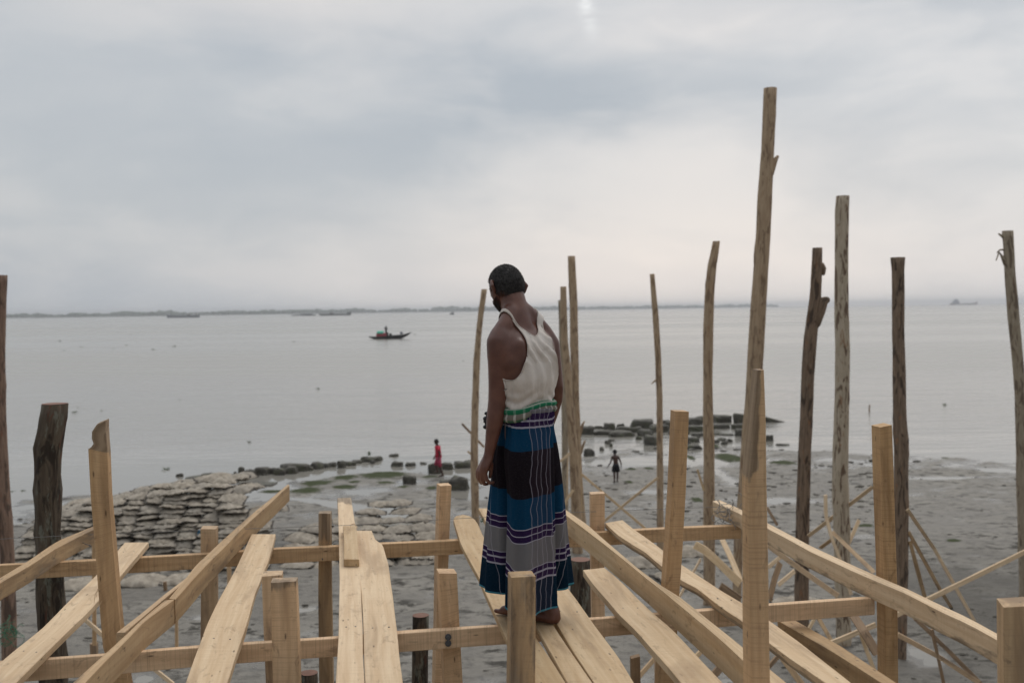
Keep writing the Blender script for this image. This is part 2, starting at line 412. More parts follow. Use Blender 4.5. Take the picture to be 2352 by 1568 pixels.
def m_mud(t):
    p = t.add('ShaderNodeNewGeometry').outputs['Position']
    al = t.add('ShaderNodeAttribute', attribute_name='algae').outputs['Fac']
    sp = t.add('ShaderNodeSeparateXYZ'); t.l.new(p, sp.inputs[0])
    a = t.noise(t.mapping(p, (.5, .6, 1)), 1.0, 5, .6, .5)
    b = t.noise(t.mapping(p, (3.2, 4.2, 1)), 1.0, 5, .65, .3)
    f = t.noise(t.mapping(p, (14, 17, 1)), 1.0, 5, .7)
    fl = t.noise(t.mapping(p, (2.0, 3.4, 1), (2, 7, 0)), 1.0, 5, .7, .5)
    c = t.mix(t.mapr(a, .3, .7), (.150, .136, .114), (.245, .226, .192))
    c = t.mix(t.math('MULTIPLY', t.mapr(b, .49, .66), .6), c, (.060, .054, .045))
    flk = t.math('MULTIPLY', t.math('MULTIPLY', t.mapr(fl, .515, .60), t.mapr(a, .40, .58)), .85)
    c = t.mix(flk, c, (.026, .023, .018))
    # the drier, browner ground at the foot of the right bank
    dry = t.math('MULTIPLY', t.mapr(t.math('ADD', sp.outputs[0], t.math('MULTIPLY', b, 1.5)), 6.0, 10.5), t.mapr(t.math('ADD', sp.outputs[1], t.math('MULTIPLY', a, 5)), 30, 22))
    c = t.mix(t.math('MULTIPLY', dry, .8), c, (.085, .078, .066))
    g = t.mapr(t.math('ADD', t.math('MULTIPLY', al, .62), t.math('ADD', t.math('MULTIPLY', b, .6), t.math('MULTIPLY', f, .35))), .72, .92)
    c = t.mix(g, c, t.mix(f, (.018, .026, .007), (.060, .072, .022)))
    wet = t.mapr(t.math('ADD', sp.outputs[2], t.math('MULTIPLY', t.math('SUBTRACT', f, .5), .03)), .036, -.002)
    c = t.mix(t.math('MULTIPLY', wet, .35), c, (.07, .066, .060))
    r = t.mix(wet, t.mapr(a, .3, .7, .42, .62), .10)
    r = t.mix(dry, r, .75)
    r = t.mix(g, r, .9)
    hh = t.math('ADD', t.math('MULTIPLY', b, .7), t.math('MULTIPLY', f, .35))
    return {'Base Color': c, 'Roughness': r, 'Specular IOR Level': t.mix(wet, t.mix(flk, .26, .05), .60), 'Normal': t.bump(hh, t.mix(wet, .9, .2), .10)}
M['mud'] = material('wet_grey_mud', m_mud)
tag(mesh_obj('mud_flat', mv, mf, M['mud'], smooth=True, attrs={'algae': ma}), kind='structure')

# lumps of clay and rubble strewn over the flat
M['clod'] = material('dark_clay_lump', lambda t: {'Base Color': t.mix(t.noise(t.add('ShaderNodeNewGeometry').outputs['Position'], 2.0, 4), (.045, .040, .033), (.125, .114, .095)), 'Roughness': .8, 'Specular IOR Level': .15})
_b = bmesh.new(); bmesh.ops.create_icosphere(_b, subdivisions=1, radius=1.0)
CV = [v.co.copy() for v in _b.verts]; CF = [tuple(v.index for v in f.verts) for f in _b.faces]; _b.free()
rng = random.Random(21); cm = MB(); placed = 0
while placed < 1150:
    px = rng.uniform(-60, 2420); py = rng.uniform(1008, 1640)
    if rng.random() < .45: px = rng.uniform(1330, 2100); py = rng.uniform(1012, 1230)
    p = atz(px, py, 0)
    if shore_d(p.x, p.y) < -.6 or p.y < 12: continue
    if rng.random() > .25 + 1.6 * max(0, fbm(p.x + 31, p.y, .55)) * 2.2: continue
    h = mud_h(p.x, p.y); placed += 1
    if -13 < p.x < -1.5 and 23 < p.y < 30: continue
    if h < -.03: continue
    r = (.018 + .055 * rng.random() ** 3) * min(1.15, max(.38, (p.y - 8) / 22)); sd = Vector((placed * .37, 2, 1)); rx, ry = r * rng.uniform(1.0, 2.6), r * rng.uniform(.8, 1.6)
    cm.add([Vector((p.x, p.y, h + r * .2)) + Vector((q.x * rx, q.y * ry, q.z * r * .42)) * (1 + .5 * noise.noise(q * 1.6 + sd)) for q in CV], CF)
tag(cm.obj('mud_clods', M['clod']), 'dark clay lumps and bits of rubble strewn over the wet mud flat', 'mud lumps', kind='stuff')

# ------------------------------------------------------------------ the far shore
M['farland'] = material('far_bank_earth', lambda t: {'Base Color': (.09, .10, .07), 'Roughness': .9})
def m_far(t):
    p = t.add('ShaderNodeNewGeometry').outputs['Position']
    n = t.noise(t.mapping(p, (.02, .02, .05)), 1.0, 4, .6)
    return {'Base Color': t.mix(n, (.055, .075, .045), (.10, .125, .08)), 'Roughness': .9, 'Specular IOR Level': .1}
M['fartree'] = material('far_tree_foliage', m_far)
def bank(px):       # distance of the far bank by bearing
    u = (px - 0) / 1800.0
    return 3300 + 900 * u + 2300 * max(0, u) ** 2 + 120 * noise.noise(Vector((px * .008, 0, 0)))
bv = []; bf = []; BX = list(range(-500, 1900, 20))
for i, px in enumerate(BX):
    Y = bank(px); dxy = ray(px, 720); x = dxy.x / dxy.y
    hgt = 2.5 if px < 1800 else .4
    bv += [(x * Y, Y, -1.0), (x * Y, Y, .5), (x * (Y + 25), Y + 25, hgt), (x * (Y + 260), Y + 260, hgt), (x * (Y + 260), Y + 260, -1)]
    if i: k = i * 5; bf += [(k - 5 + j, k + j, k + j + 1, k - 4 + j) for j in range(4)]
tag(mesh_obj('far_shore', bv, bf, M['farland']), kind='structure')
fm = MB()
ico = bmesh.new(); bmesh.ops.create_icosphere(ico, subdivisions=2, radius=1.0)
IV = [v.co.copy() for v in ico.verts]; IF = [tuple(v.index for v in f.verts) for f in ico.faces]; ico.free()
rng = random.Random(5)
px = -450.0
while px < 1790:
    dens = .55 + .9 * noise.noise(Vector((px * .012, 3, 0))) + .35 * noise.noise(Vector((px * .05, 8, 0)))
    if px > 1250: dens -= .10
    for k in range(5):
        if rng.random() > .35 + .7 * max(0, dens + .3): continue
        q = px + rng.uniform(-8, 8); Y = bank(q) + rng.uniform(30, 240); dd = ray(q, 720); x = dd.x / dd.y * Y
        hh = (5 + 11 * max(0, dens) + rng.uniform(-3, 5)) * (Y / 3600) * (.8 if q > 1300 else 1.0)
        w = rng.uniform(.6, 1.5) * hh * .55
        sd = Vector((rng.uniform(0, 99), 1, 2))
        fm.add([Vector((x, Y, hh * .45)) + Vector((p.x * w, p.y * w, p.z * hh * .55)) * (1 + .45 * noise.noise(p * 1.8 + sd)) for p in IV], IF)
    px += 5.0
tag(fm.obj('far_wood', M['fartree']), 'hazy line of trees along the far bank of the river', 'woodland', kind='stuff')

# ------------------------------------------------------------------ the timber deck
def plank(name, label, L, Rr, h, thick, mat, group, cat='plank', ext=0.0, n=28, hfar=None, ext0=0.0, parent=None, **kw):
    """planks and beams: both edges of the top face in the layout picture, lying on a level plane h below the lens"""
    hf = h if hfar is None else hfar
    def up(P):
        m = len(P); return [ath(px, py, hf + (h - hf) * i / max(1, m - 1)) for i, (px, py) in enumerate(P)]
    o = timber(name, polyline(up(L), n, ext0, ext), polyline(up(Rr), n, ext0, ext), Vector((0, 0, -thick)), mat, **kw)
    if label: tag(o, label, cat, group)
    if cat == 'plank':          # two nail heads where the plank crosses a joist
        A, B = polyline(up(L), 80), polyline(up(Rr), 80)
        for JL in JLINES:
            best = None
            for a, b in zip(A, B):
                c = (a + b) / 2
                for p0, p1 in zip(JL, JL[1:]):
                    if p0.x <= c.x <= p1.x:
                        y = p0.y + (p1.y - p0.y) * (c.x - p0.x) / (p1.x - p0.x) - .02; d = abs(c.y - y)
                        if best is None or d < best[0]: best = (d, a, b)
            if best and best[0] < .05:
                for u in (.27, .74):
                    p = best[1].lerp(best[2], u) + Vector((.006 * math.sin(u * 50 + h * 900), .010 * math.cos(u * 70 + best[1].x * 40), 0)); nb_ = MB()
                    nb_.rings([[p + Vector((math.cos(q) * r, math.sin(q) * r, z)) for q in [math.pi * 2 * k / 8 for k in range(8)]] for r, z in ((.0042, -.004), (.0042, .0010), (.0025, .0016))])
                    nb_.obj('nail_head', M['steel'], o)
    return o
JLINES = [[ath(x, y, 1.48) for x, y in P] for P in ([(-150, 1528), (236, 1499), (775, 1458.5), (1352, 1417), (2009, 1367)], [(-120, 1300), (473, 1267.5), (879, 1244.5), (1350, 1220), (1702, 1202)])]
GP = 'loose planks laid across the joists'; GB = 'long squared timbers lying across the joists'; GJ = 'joists of the deck frame'; GV = 'sawn upright posts of the deck frame'
# joists: back edge of the top face, then front edge
B1p = [(-150, 1528), (236, 1499), (459, 1480), (775, 1458.5), (912, 1448), (1140, 1433), (1352, 1417), (1594, 1398), (1768, 1384), (2009, 1367)]
J1 = plank('joist', 'nearer level joist crossing the whole frame, bolted to the post left of the man', B1p, [(x, y + 6) for x, y in B1p], 1.48, .086, M['post'], GJ, 'joist', n=40)
bolts(J1, [aty(1030.5, 1457, ath(1030, 1443, 1.48).y) + Vector((0, -.032, 0)), aty(1030.5, 1471.5, ath(1030, 1443, 1.48).y) + Vector((0, -.032, 0))], mat=M['steel'], r=.013)
B2p = [(-120, 1300), (0, 1294), (220, 1282), (473, 1267.5), (624, 1257), (775, 1250), (879, 1244.5), (1057, 1236), (1200, 1228), (1350, 1220), (1461, 1213), (1570, 1207.5), (1702, 1202)]
J2 = plank('joist', 'farther level joist, seen beyond the nearer one across the frame', B2p, [(x, y + 4.6) for x, y in B2p], 1.48, .088, M['post'], GJ, 'joist', n=40)
yb = lambda px, py: ath(px, py, 1.48).y
bolts(J2, [aty(x, y, yb(x, yy)) + Vector((0, -.040, 0)) for x, y, yy in ((462, 1287, 1268), (473, 1279.5, 1268), (739, 1266, 1252), (743, 1279, 1252), (1012, 1249, 1238))], mat=M['steel'], r=.013)

plank('plank', 'leftmost pale plank, running from the bottom left corner behind the notched post', [(286.5, 1245), (225, 1316), (90, 1446), (9, 1512), (-53, 1568)], [(342, 1245), (276, 1323), (203, 1404), (110, 1494), (35, 1568)], 1.445, .032, M['plank'], GP, ext=.7)
plank('plank', 'wide clean plank right of the long diagonal timber, left of the twin short posts', [(578, 1226), (544, 1300), (501, 1380), (473, 1437), (449, 1503), (425, 1568)], [(633, 1226), (617, 1288), (586, 1361), (563, 1446), (539, 1512), (522, 1568)], 1.445, .032, M['plank'], GP, ext=.7)
plank('plank', 'narrow straight plank with bark on its tip and a short block lying on it', [(775, 1143), (778, 1209), (780, 1333), (778, 1457), (771, 1568)], [(806, 1142), (813, 1186), (822, 1240), (829, 1330), (832, 1440), (836.5, 1568)], 1.445, .036, M['plank'], GP, ext=.7, weather=lambda u, q: max(0, 1 - u * 14) + (.8 if q in (1, 2) else 0) * max(0, 1 - u * 5))
plank('plank', 'broad wavy-edged plank beside the narrow one with the block', [(819, 1218), (824, 1292), (832.5, 1395), (836, 1480), (838.5, 1568)], [(854, 1218), (862, 1238), (879, 1250), (892, 1292), (900, 1354), (908, 1416), (917, 1499), (925, 1568)], 1.447, .032, M['plank'], GP, ext=.7, n=44)
plank('wood_block', 'short square-cut wooden block lying on the narrow plank', [(788, 1207), (790, 1245), (789, 1284)], [(818, 1207), (822, 1245), (825, 1284)], 1.402, .040, M['plank'], None, 'wood block', n=8)
plank('plank', 'plank with rounded far tip, left of the man, running under the foreground post', [(1062, 1181), (1050, 1182.5), (1044, 1186), (1041, 1192), (1057, 1246), (1099, 1325), (1140, 1416), (1163, 1466), (1212, 1568)], [(1063, 1181), (1078, 1184), (1090, 1191), (1098, 1202), (1117, 1246), (1155, 1325), (1206, 1416), (1233, 1466), (1301, 1568)], 1.447, .030, M['plank'], GP, ext=.6, n=60)
plank('plank', 'plank under the feet of the man in the white tank top', [(1099, 1167), (1135, 1235), (1190, 1352), (1236, 1446), (1303, 1568)], [(1131, 1167), (1163, 1235), (1223, 1352), (1274, 1441), (1362, 1568)], 1.442, .034, M['plank'], GP, ext=.6)
plank('plank', 'scuffed wide plank just right of the one the man stands on', [(1196, 1300), (1230, 1352), (1283, 1438), (1319, 1500), (1366, 1568)], [(1270, 1300), (1312, 1361), (1349, 1410), (1390, 1467.6), (1417.6, 1506), (1456, 1568)], 1.440, .036, M['plank'], GP, ext=.6)
plank('plank', 'knotted plank with square far end, between the man and the tall post on the right', [(1339.6, 1309), (1363, 1343), (1396, 1380), (1423, 1413), (1461, 1448.5), (1500, 1492), (1532.5, 1528), (1565, 1568)], [(1389, 1304), (1412, 1322.6), (1439.5, 1347), (1467, 1374.6), (1500, 1407), (1546, 1445.7), (1595.5, 1497.7), (1661, 1568)], 1.444, .034, M['plank'], GP, ext=.6)
plank('plank', 'bark-edged plank passing behind the square post and out at the lower right', [(1390, 1201), (1418, 1227), (1450, 1249), (1483, 1268), (1516, 1297), (1563, 1331), (1601, 1350), (1642, 1383), (1675, 1407), (1703.5, 1425), (1768, 1476), (1817, 1513), (1902, 1572)], [(1430, 1194), (1457, 1215), (1490, 1239), (1519, 1260), (1564, 1295), (1615, 1328), (1656, 1355), (1702, 1382), (1768, 1425), (1840, 1475), (1900, 1523), (1958, 1568), (1990, 1595)], 1.440, .036, M['plank'], GP, ext=.5, n=40, weather=lambda u, q: (0, 0, .2, .95)[q])
# squared timbers with a tall side
t1 = plank('long_beam', 'crooked short timber at the far left edge, with a bent nail in its side', [(214, 1208), (137, 1240), (118, 1251), (63, 1288), (0, 1326)], [(217, 1215), (180, 1233), (128.5, 1259), (74, 1294.5), (0, 1338)], 1.386, .094, M['grey'], GB, 'beam', ext=.8, weather=lambda u, q: (.1, .35, .45, .3)[q])
mb = MB(); mb.sweep([(aty(181, 1241, 6.30), .0022), (aty(195, 1248, 6.22), .0022), (aty(206, 1252, 6.15), .0022)], 6); mb.sweep([(aty(205.5, 1251.5, 6.152), .005), (aty(206.5, 1252, 6.146), .005)], 8)
mb.obj('nail', M['steel'], t1)
mb = MB(); pb = ath(155, 1252, 1.43); mb.sweep([(pb + Vector((.0, 0, 0)), .011), (pb + Vector((.012, -.003, 0)), .010)], 9); mb.obj('bolt', M['steel'], t1)
plank('long_beam', 'long diagonal timber on the left, its far tip raised against the water', [(662, 1111), (548.5, 1206), (450, 1297), (388, 1374)], [(664.5, 1115), (555, 1215), (474, 1297), (402, 1375.5)], 1.362, .118, M['grey'], GB, 'beam')
plank('long_beam', 'rough timber butted onto the near end of the long diagonal one, bottom left', [(378, 1377.6), (318, 1428.6), (243, 1498), (167, 1568)], [(401, 1376), (332, 1427), (283, 1476.5), (246, 1513), (194, 1568)], 1.364, .120, M['grey'], GB, 'beam', ext=.6)
plank('splice_piece', 'short weathered splice piece fixed along the left of the diagonal timber joint', [(446, 1311), (380, 1362), (267, 1452)], [(452, 1313), (384, 1369), (285, 1452)], 1.372, .07, M['grey'], None, 'timber piece', n=12)
plank('long_beam', 'heavy pale timber running from behind the man down to the tall pointed post', [(1703, 1484), (1656, 1446), (1601, 1402), (1560, 1369), (1511, 1339), (1461, 1301), (1396, 1246), (1349, 1204), (1296, 1168)][::-1], [(1703, 1513), (1669, 1481), (1628, 1446), (1576, 1402), (1524, 1358), (1459, 1306), (1398, 1257), (1355, 1224), (1296, 1180)][::-1], 1.355, .125, M['plank'], GB, 'beam', ext=.9, ext0=.25, n=36)
t6 = plank('long_beam', 'timber on the right tied with wire, running behind the tall pointed post to the corner', [(1651.6, 1147), (1698, 1167), (1765, 1202), (1859, 1252), (1960, 1297.5), (2014, 1321), (2081, 1350), (2158, 1388), (2223, 1417), (2291, 1453.5)], [(1637, 1150.5), (1697, 1178), (1766, 1215), (1859, 1265), (1960, 1312), (2014, 1335), (2081, 1363), (2158, 1402), (2223, 1432), (2291, 1470)], 1.382, .100, M['plank'], GB, 'beam', ext=.7, n=36, weather=lambda u, q: (0, 0, .55, .3)[q])
plank('long_beam', 'lower slanting timber at the right, below the wire-tied one', [(1818, 1418), (1935, 1484.5), (2053, 1562), (2120, 1610)], [(1786, 1424), (1908, 1494), (2030, 1571), (2090, 1612)], 1.60, .09, M['grey'], GB, 'beam', ext=.4)

# ------------------------------------------------------------------ upright sawn posts
def post(label, L, Rr, Y, dpx, depth, mat=None, ext=0.0, group=GV, parent=None, dpx_top=None, sub=5, name='timber_post', **kw):
    """front face given by its edges bottom to top in the layout picture at distance Y; dpx = sideways shift of the face's back edges"""
    A = [aty(px, py, Y) for px, py in L]; B = [aty(px, py, Y) for px, py in Rr]
    if ext:
        A = [A[0] + (A[0] - A[1]).normalized() * ext] + A; B = [B[0] + (B[0] - B[1]).normalized() * ext] + B
    A, B = paired(A, B, sub)
    def th(P, d):
        px, py = P
        v = aty(px + d, py, Y + depth) - aty(px, py, Y); v.z = 0; return v
    e = L if dpx < 0 else Rr
    tk = (th(e[0], dpx), th(e[-1], dpx if dpx_top is None else dpx_top))
    o = timber(name, A, B, tk, mat or M['post'], **kw)
    tag(o, label, 'post', group); return o
DN = 4.6     # how far the posts run down to the mud below the bottom of the picture
V1 = post('post with a broken notched top at the left, in front of the leftmost plank', [(251, 1540), (236, 1484), (208, 1140), (202, 1030), (208.5, 1026), (214, 1018), (210, 1006), (210.5, 990), (222, 973), (239, 966)], [(290, 1540), (275, 1437), (250, 1140), (246, 1040), (245.5, 1034), (244.6, 1022), (243.5, 1010), (243, 998), (242, 984), (242, 965)], 4.50, 9, .075, ext=DN, weather=lambda u, q: min(1, max(0, (u - .36) * 12)))
mb = MB()
for k, (a, b, c) in enumerate(((( 229, 1352), (219, 1362), (216, 1384)), ((231, 1356), (224, 1352), (221, 1370)), ((233, 1380), (229, 1390), (230, 1402)))):
    mb.sweep([(aty(*a, 4.49), .0012), (aty(*b, 4.46), .0012), (aty(*c, 4.45), .001)], 5)
mb.obj('splinter', M['grey'], V1)
post('short post bolted behind the farther joist, with a scrap of blue twine at its top', [(461, 1470), (461, 1214)], [(499, 1470), (496, 1214)], ath(478, 1268, 1.48).y + .045, 5, .09, M['grey'], ext=DN)
post('dark-topped post bolted behind the farther joist, just left of the narrow plank', [(734, 1590), (731, 1380), (731, 1179)], [(765, 1590), (761, 1380), (759, 1179)], ath(745, 1253, 1.48).y + .045, 3, .085, M['grey'], ext=DN, weather=lambda u, q: .75 * min(1, max(0, (u - .80) * 8)))
post('leaning post behind the farther joist, between the broad plank and the man', [(999, 1580), (1005, 1290), (1011, 1116)], [(1023, 1580), (1030, 1290), (1037, 1114)], ath(1020, 1238, 1.48).y + .045, -7, .10, ext=DN)
post('flat-topped post bolted behind the nearer joist, left of the man', [(1023, 1580), (1016, 1470), (1008, 1316)], [(1063, 1580), (1056, 1450), (1050, 1316)], ath(1030, 1443, 1.48).y + .045, -6, .085, ext=DN)
post('wide foreground post at the bottom edge, right-hand one of the twin short posts', [(626, 1590), (622, 1337)], [(689, 1590), (680, 1335)], 4.05, 4, .07, ext=DN, weather=lambda u, q: .7 * min(1, max(0, (u - .93) * 18)))
post('twin post half hidden behind the wide foreground post at the bottom edge', [(611, 1590), (605, 1450), (601, 1323)], [(655, 1590), (651, 1450), (648, 1320)], ath(625, 1466, 1.48).y + .045, 3, .085, M['grey'], ext=DN)
post('flat-topped foreground post standing in front of the man’s sarong'.replace('’', "'"), [(1172, 1600), (1174, 1450), (1175, 1326)], [(1229, 1600), (1230, 1450), (1231, 1323)], 3.75, -9, .085, M['grey'], ext=DN, weather=lambda u, q: .45)
post('short square post behind the farther joist, right of the man', [(1361, 1500), (1358, 1300), (1357, 1135)], [(1390, 1500), (1389, 1300), (1389, 1133)], ath(1372, 1219, 1.48).y + .045, -3, .085, ext=DN)
post('leaning square post with a chipped top, behind the heavy pale timber on the right', [(1516, 1560), (1529, 1365), (1544, 1130), (1551, 951), (1551, 945)], [(1550, 1560), (1561, 1365), (1576, 1130), (1582, 951), (1582, 945)], ath(1545, 1402, 1.48).y + .04, -12, .085, ext=DN)
V11 = post('tall post tapering to a narrow weathered point, nearest on the right', [(1726, 1590), (1722, 1400), (1719, 1101), (1728, 980), (1740, 849)], [(1770, 1590), (1767, 1400), (1761, 1101), (1759, 980), (1754, 849)], 3.45, -22, .065, dpx_top=-10, ext=DN, weather=lambda u, q: (1.0 if q in (0, 3) else .12) * min(1, max(0, (u - .56) * 12)))
post('square post at the right end of the nearer joist', [(2035, 1590), (2031, 1330), (2025, 1130), (2021, 981)], [(2064, 1590), (2061, 1330), (2055, 1130), (2049, 975)], ath(2020, 1366, 1.48).y + .02, -19, .095, ext=DN)
post('blurred foreground post cut off by the lower right corner', [(2308, 1640), (2305, 1394)], [(2400, 1640), (2396, 1390)], 3.1, -16, .10, M['grey'], ext=DN)
post('small dark peg post low between the two planks right of the man', [(1452, 1600), (1450, 1512)], [(1472, 1600), (1470, 1506)], 7.6, -3, .06, M['brown'], ext=3.2)
# posts under the deck seen through the gaps
post('stub of post below the deck, under the heavy pale timber', [(1508, 1590), (1507, 1500)], [(1545, 1590), (1545, 1500)], 5.35, -4, .09, ext=3.8)
for lab, x0, x1, y0, y1, Y in (('thin upright slat standing behind the notched post', 212, 221, 1482, 1240, 13.5), ('slim upright stake below the long diagonal timber', 402, 409, 1490, 1400, 15.0), ('slim upright stake between the two diagonal pieces, under the farther joist', 522, 531, 1345, 1290, 19.5)):
    post(lab, [(x0, y0), (x0 - 1, y1)], [(x1, y0), (x1 - 1, y1)], Y, 1, .05, M['post'], name='stake', group='thin stakes on the mud')

# ------------------------------------------------------------------ round piles and log stubs
def pile(label, rows, Y, mat, group='round wooden piles standing in the mud', name='wooden_pile', knots=3, top=None, stubs=(), base=True, seed=0, rough=.045, n=16):
    P = []
    for xl, xr, py in rows:
        c = aty((xl + xr) / 2, py, Y); P.append((c, (aty(xr, py, Y) - aty(xl, py, Y)).length / 2))
    if base and P[-1][0].z > -.3:
        a, ra = P[-2]; b, rb = P[-1]; k = (b.z + .35) / max(.2, (a.z - b.z)); q = b + (b - a) * k * .6; q.z = -.35
        P.append((q, rb * 1.04))
    pos = polyline([p for p, r in P], 64); zs = [(p.z, r) for p, r in P]
    root = empty(name, (P[-1][0].x, P[-1][0].y, 0), label, 'pile' if group else 'log', group)
    mb = MB(); rings = []; at = []; acc = 0; off = Y * 3.3 + seed * 7.7
    rg = random.Random(seed * 31 + int(Y * 10)); kn = [(rg.uniform(pos[-1].z, pos[0].z), rg.uniform(0, 6.28)) for _ in range(knots * 3)]
    for i, p in enumerate(pos):
        for (z0, r0), (z1, r1) in zip(zs, zs[1:]):
            if z1 <= p.z <= z0 + 1e-6: r = r0 + (r1 - r0) * (z0 - p.z) / max(1e-6, z0 - z1); break
        else: r = zs[-1][1]
        if i: acc += (p - pos[i - 1]).length
        ring = []
        for k in range(n):
            a = 2 * math.pi * k / n
            q = Vector((math.cos(a) * 1.2 + off, math.sin(a) * 1.2, p.z * 1.3 / (1 + r)))
            rr = r * (1 + rough * 1.6 * noise.noise(q) + rough * noise.noise(q * 3.1) + (rough * .9 * noise.noise(q * 7) if rough > .1 else 0))
            for kz, ka in kn:
                d = ((p.z - kz) / (r * .9)) ** 2 + ((((a - ka + 3.14159) % 6.28318) - 3.14159) / .5) ** 2
                rr += r * (.13 if rough < .1 else .24) * math.exp(-d)
            ring.append(Vector((p.x + math.cos(a) * rr, p.y + math.sin(a) * rr, p.z)))
            at.append((acc + off, r * math.cos(a), r * math.sin(a)))
        rings.append(ring)
    mb.rings(rings[::-1], True, at[::-1] if False else [at[(len(rings) - 1 - i) * n + k] for i in range(len(rings)) for k in range(n)])
    tr = mb.obj('trunk', mat, None, False, 'grain'); adopt(tr, root)
    me = tr.data; me.polygons.foreach_set('use_smooth', [len(p.vertices) == 4 for p in me.polygons])
    if top:
        c = pos[0] + Vector((0, 0, .003)); mb = MB(); ring = [v + Vector((0, 0, .004)) for v in rings[0]]
        mb.add(ring + [v + Vector((0, 0, .002)) - (v - c) * .5 for v in ring] + [c + Vector((0, 0, .004))], [(k, (k + 1) % n, n + (k + 1) % n, n + k) for k in range(n)] + [(n + k, n + (k + 1) % n, 2 * n) for k in range(n)])
        adopt(mb.obj('cut_top', top), root)
    for st in stubs:
        mb = MB(); mb.sweep([(aty(px, py, Y - .0), rr) for px, py, rr in st], 8); adopt(mb.obj('branch_stub', mat, None, True, 'grain'), root)
    return root
pile('thin leaning pile just left of the man, top level with his chin', [(1106, 1119, 664), (1098, 1111, 720), (1092, 1105, 776), (1087, 1103, 830), (1086, 1101, 868), (1083, 1099.5, 940), (1081, 1098, 1018), (1081, 1099, 1100), (1083, 1101, 1184)], 28, M['pole_tan'], seed=1)
pile('thin pile with a bent shoulder, middle of the three right behind the man', [(1286.5, 1301, 658), (1287, 1302.5, 720), (1288, 1305, 782), (1294, 1310, 835), (1300, 1316, 915), (1304, 1323, 990), (1307, 1330, 1049), (1312, 1336, 1182)], 25, M['pole_tan'], seed=2)
pile('shortest and thinnest of the three piles right behind the man', [(1282, 1290, 689), (1284, 1295, 760), (1285, 1298, 826), (1288, 1303, 900), (1290, 1306, 960), (1290, 1305, 1138)], 28.5, M['pole_grey'], seed=3)
pile('tallest and rightmost of the three piles right behind the man', [(1304, 1321, 588), (1306, 1325, 660), (1308, 1327, 706), (1310, 1329, 817), (1314, 1330.5, 915), (1321, 1334.5, 1004), (1318, 1337, 1093), (1328, 1345, 1191)], 27, M['pole_tan'], seed=4, stubs=[[(1331, 1000, .05), (1338, 975, .035), (1342, 968, .02)], [(1333, 1040, .05), (1341, 1018, .03), (1344, 1012, .02)]])
pile('slender lone pile above the boy in shorts, leaning slightly left at the top', [(1492, 1503.5, 629), (1495.5, 1508, 680), (1499, 1513, 728), (1505, 1519, 826), (1508, 1522, 915), (1508.5, 1523, 1049), (1508.6, 1524.6, 1205)], 25, M['pole_tan'], seed=5, stubs=[[(1508, 872, .03), (1502, 876, .02), (1497, 881, .012)]])
pile('reddish-footed pile with a crooked top, left of the tallest pile', [(1637, 1654, 554), (1631, 1650, 585), (1625, 1646, 610), (1618.5, 1641, 670), (1615, 1638, 764), (1615, 1637, 871), (1615, 1638, 960), (1616, 1641, 1049), (1615, 1642, 1182), (1616, 1642, 1338)], 20.5, M['pole_tan'], seed=6)
pile('tallest pile of all, leaning right, rising high above the horizon', [(1754, 1784, 203), (1751, 1781, 280), (1748, 1778, 348), (1739, 1773, 465), (1736, 1769, 549), (1729.5, 1764, 630), (1724, 1760, 699), (1720, 1756, 770), (1716, 1752, 840), (1712, 1750, 915), (1705, 1740, 980), (1697, 1730, 1111), (1686, 1708, 1234), (1682, 1702, 1375)], 19.5, M['pole_tan'], seed=7, knots=5, rough=.03, stubs=[[(1766, 398, .10), (1776, 376, .07), (1783, 364, .04), (1786, 360, .03)], [(1748, 492, .08), (1752, 484, .12), (1754, 474, .06)]])
pile('dark pile with a forked branch stump near its top', [(1866, 1889, 569), (1864, 1888, 610), (1862, 1887, 652), (1859, 1885, 690), (1853, 1881, 730), (1846, 1877, 775), (1841, 1870, 863), (1839, 1868, 918), (1834, 1863, 1040), (1830, 1860, 1158), (1827, 1858, 1243), (1825, 1857, 1371)], 19.0, M['pole_brown'], seed=8, stubs=[[(1871, 742, .12), (1883, 710, .12), (1889, 692, .115), (1898, 689, .07)], [(1886, 610, .07), (1891, 618, .06), (1891, 628, .04)]])
pile('pale mottled pile with a strip of brown bark below its top', [(1921, 1950.5, 450), (1918, 1949, 488), (1918, 1948, 582), (1917, 1948, 676), (1918, 1949, 746), (1919, 1952, 793), (1918, 1950, 918), (1916, 1949, 945), (1912, 1948, 1101), (1916, 1951, 1229), (1918, 1954, 1361), (1923, 1954, 1489)], 17.9, M['pole_white'], seed=9, rough=.035)
pile('straight mottled brown pile right of the square post, flared at its top', [(2046, 2078, 591), (2049, 2076, 620), (2050, 2077, 673), (2050, 2077, 778), (2051, 2079, 849), (2052, 2081, 937), (2054, 2085, 1024), (2054, 2086, 1158), (2057, 2086, 1253), (2060, 2083, 1442), (2063, 2081, 1522)], 17.2, M['pole_brown'], seed=10, knots=6)
pile('grey-green pile leaning out of the right edge of the picture, with twigs at its top', [(2303, 2326.5, 530), (2308, 2331, 620), (2315, 2340, 726), (2326, 2350, 831), (2331, 2356, 901), (2334, 2361, 1007), (2337, 2366, 1150), (2341, 2370, 1300)], 19.0, M['pole_grey'], seed=11, stubs=[[(2309, 548, .04), (2300, 541, .025), (2294, 537, .015)], [(2310, 606, .05), (2302, 590, .03), (2295, 578, .02), (2288, 598, .01)], [(2308, 573, .02), (2296, 574, .015), (2290, 580, .01)]])
pile('brown pile cut off by the left edge of the picture', [(-14, 15.5, 632), (-16, 13, 700), (-15, 11, 800), (-14, 13, 960), (-8, 20, 1100), (-4, 28, 1200), (2, 33, 1300), (4, 36, 1420), (6, 37, 1520)], 15.5, M['pole_red'], seed=12, knots=5)
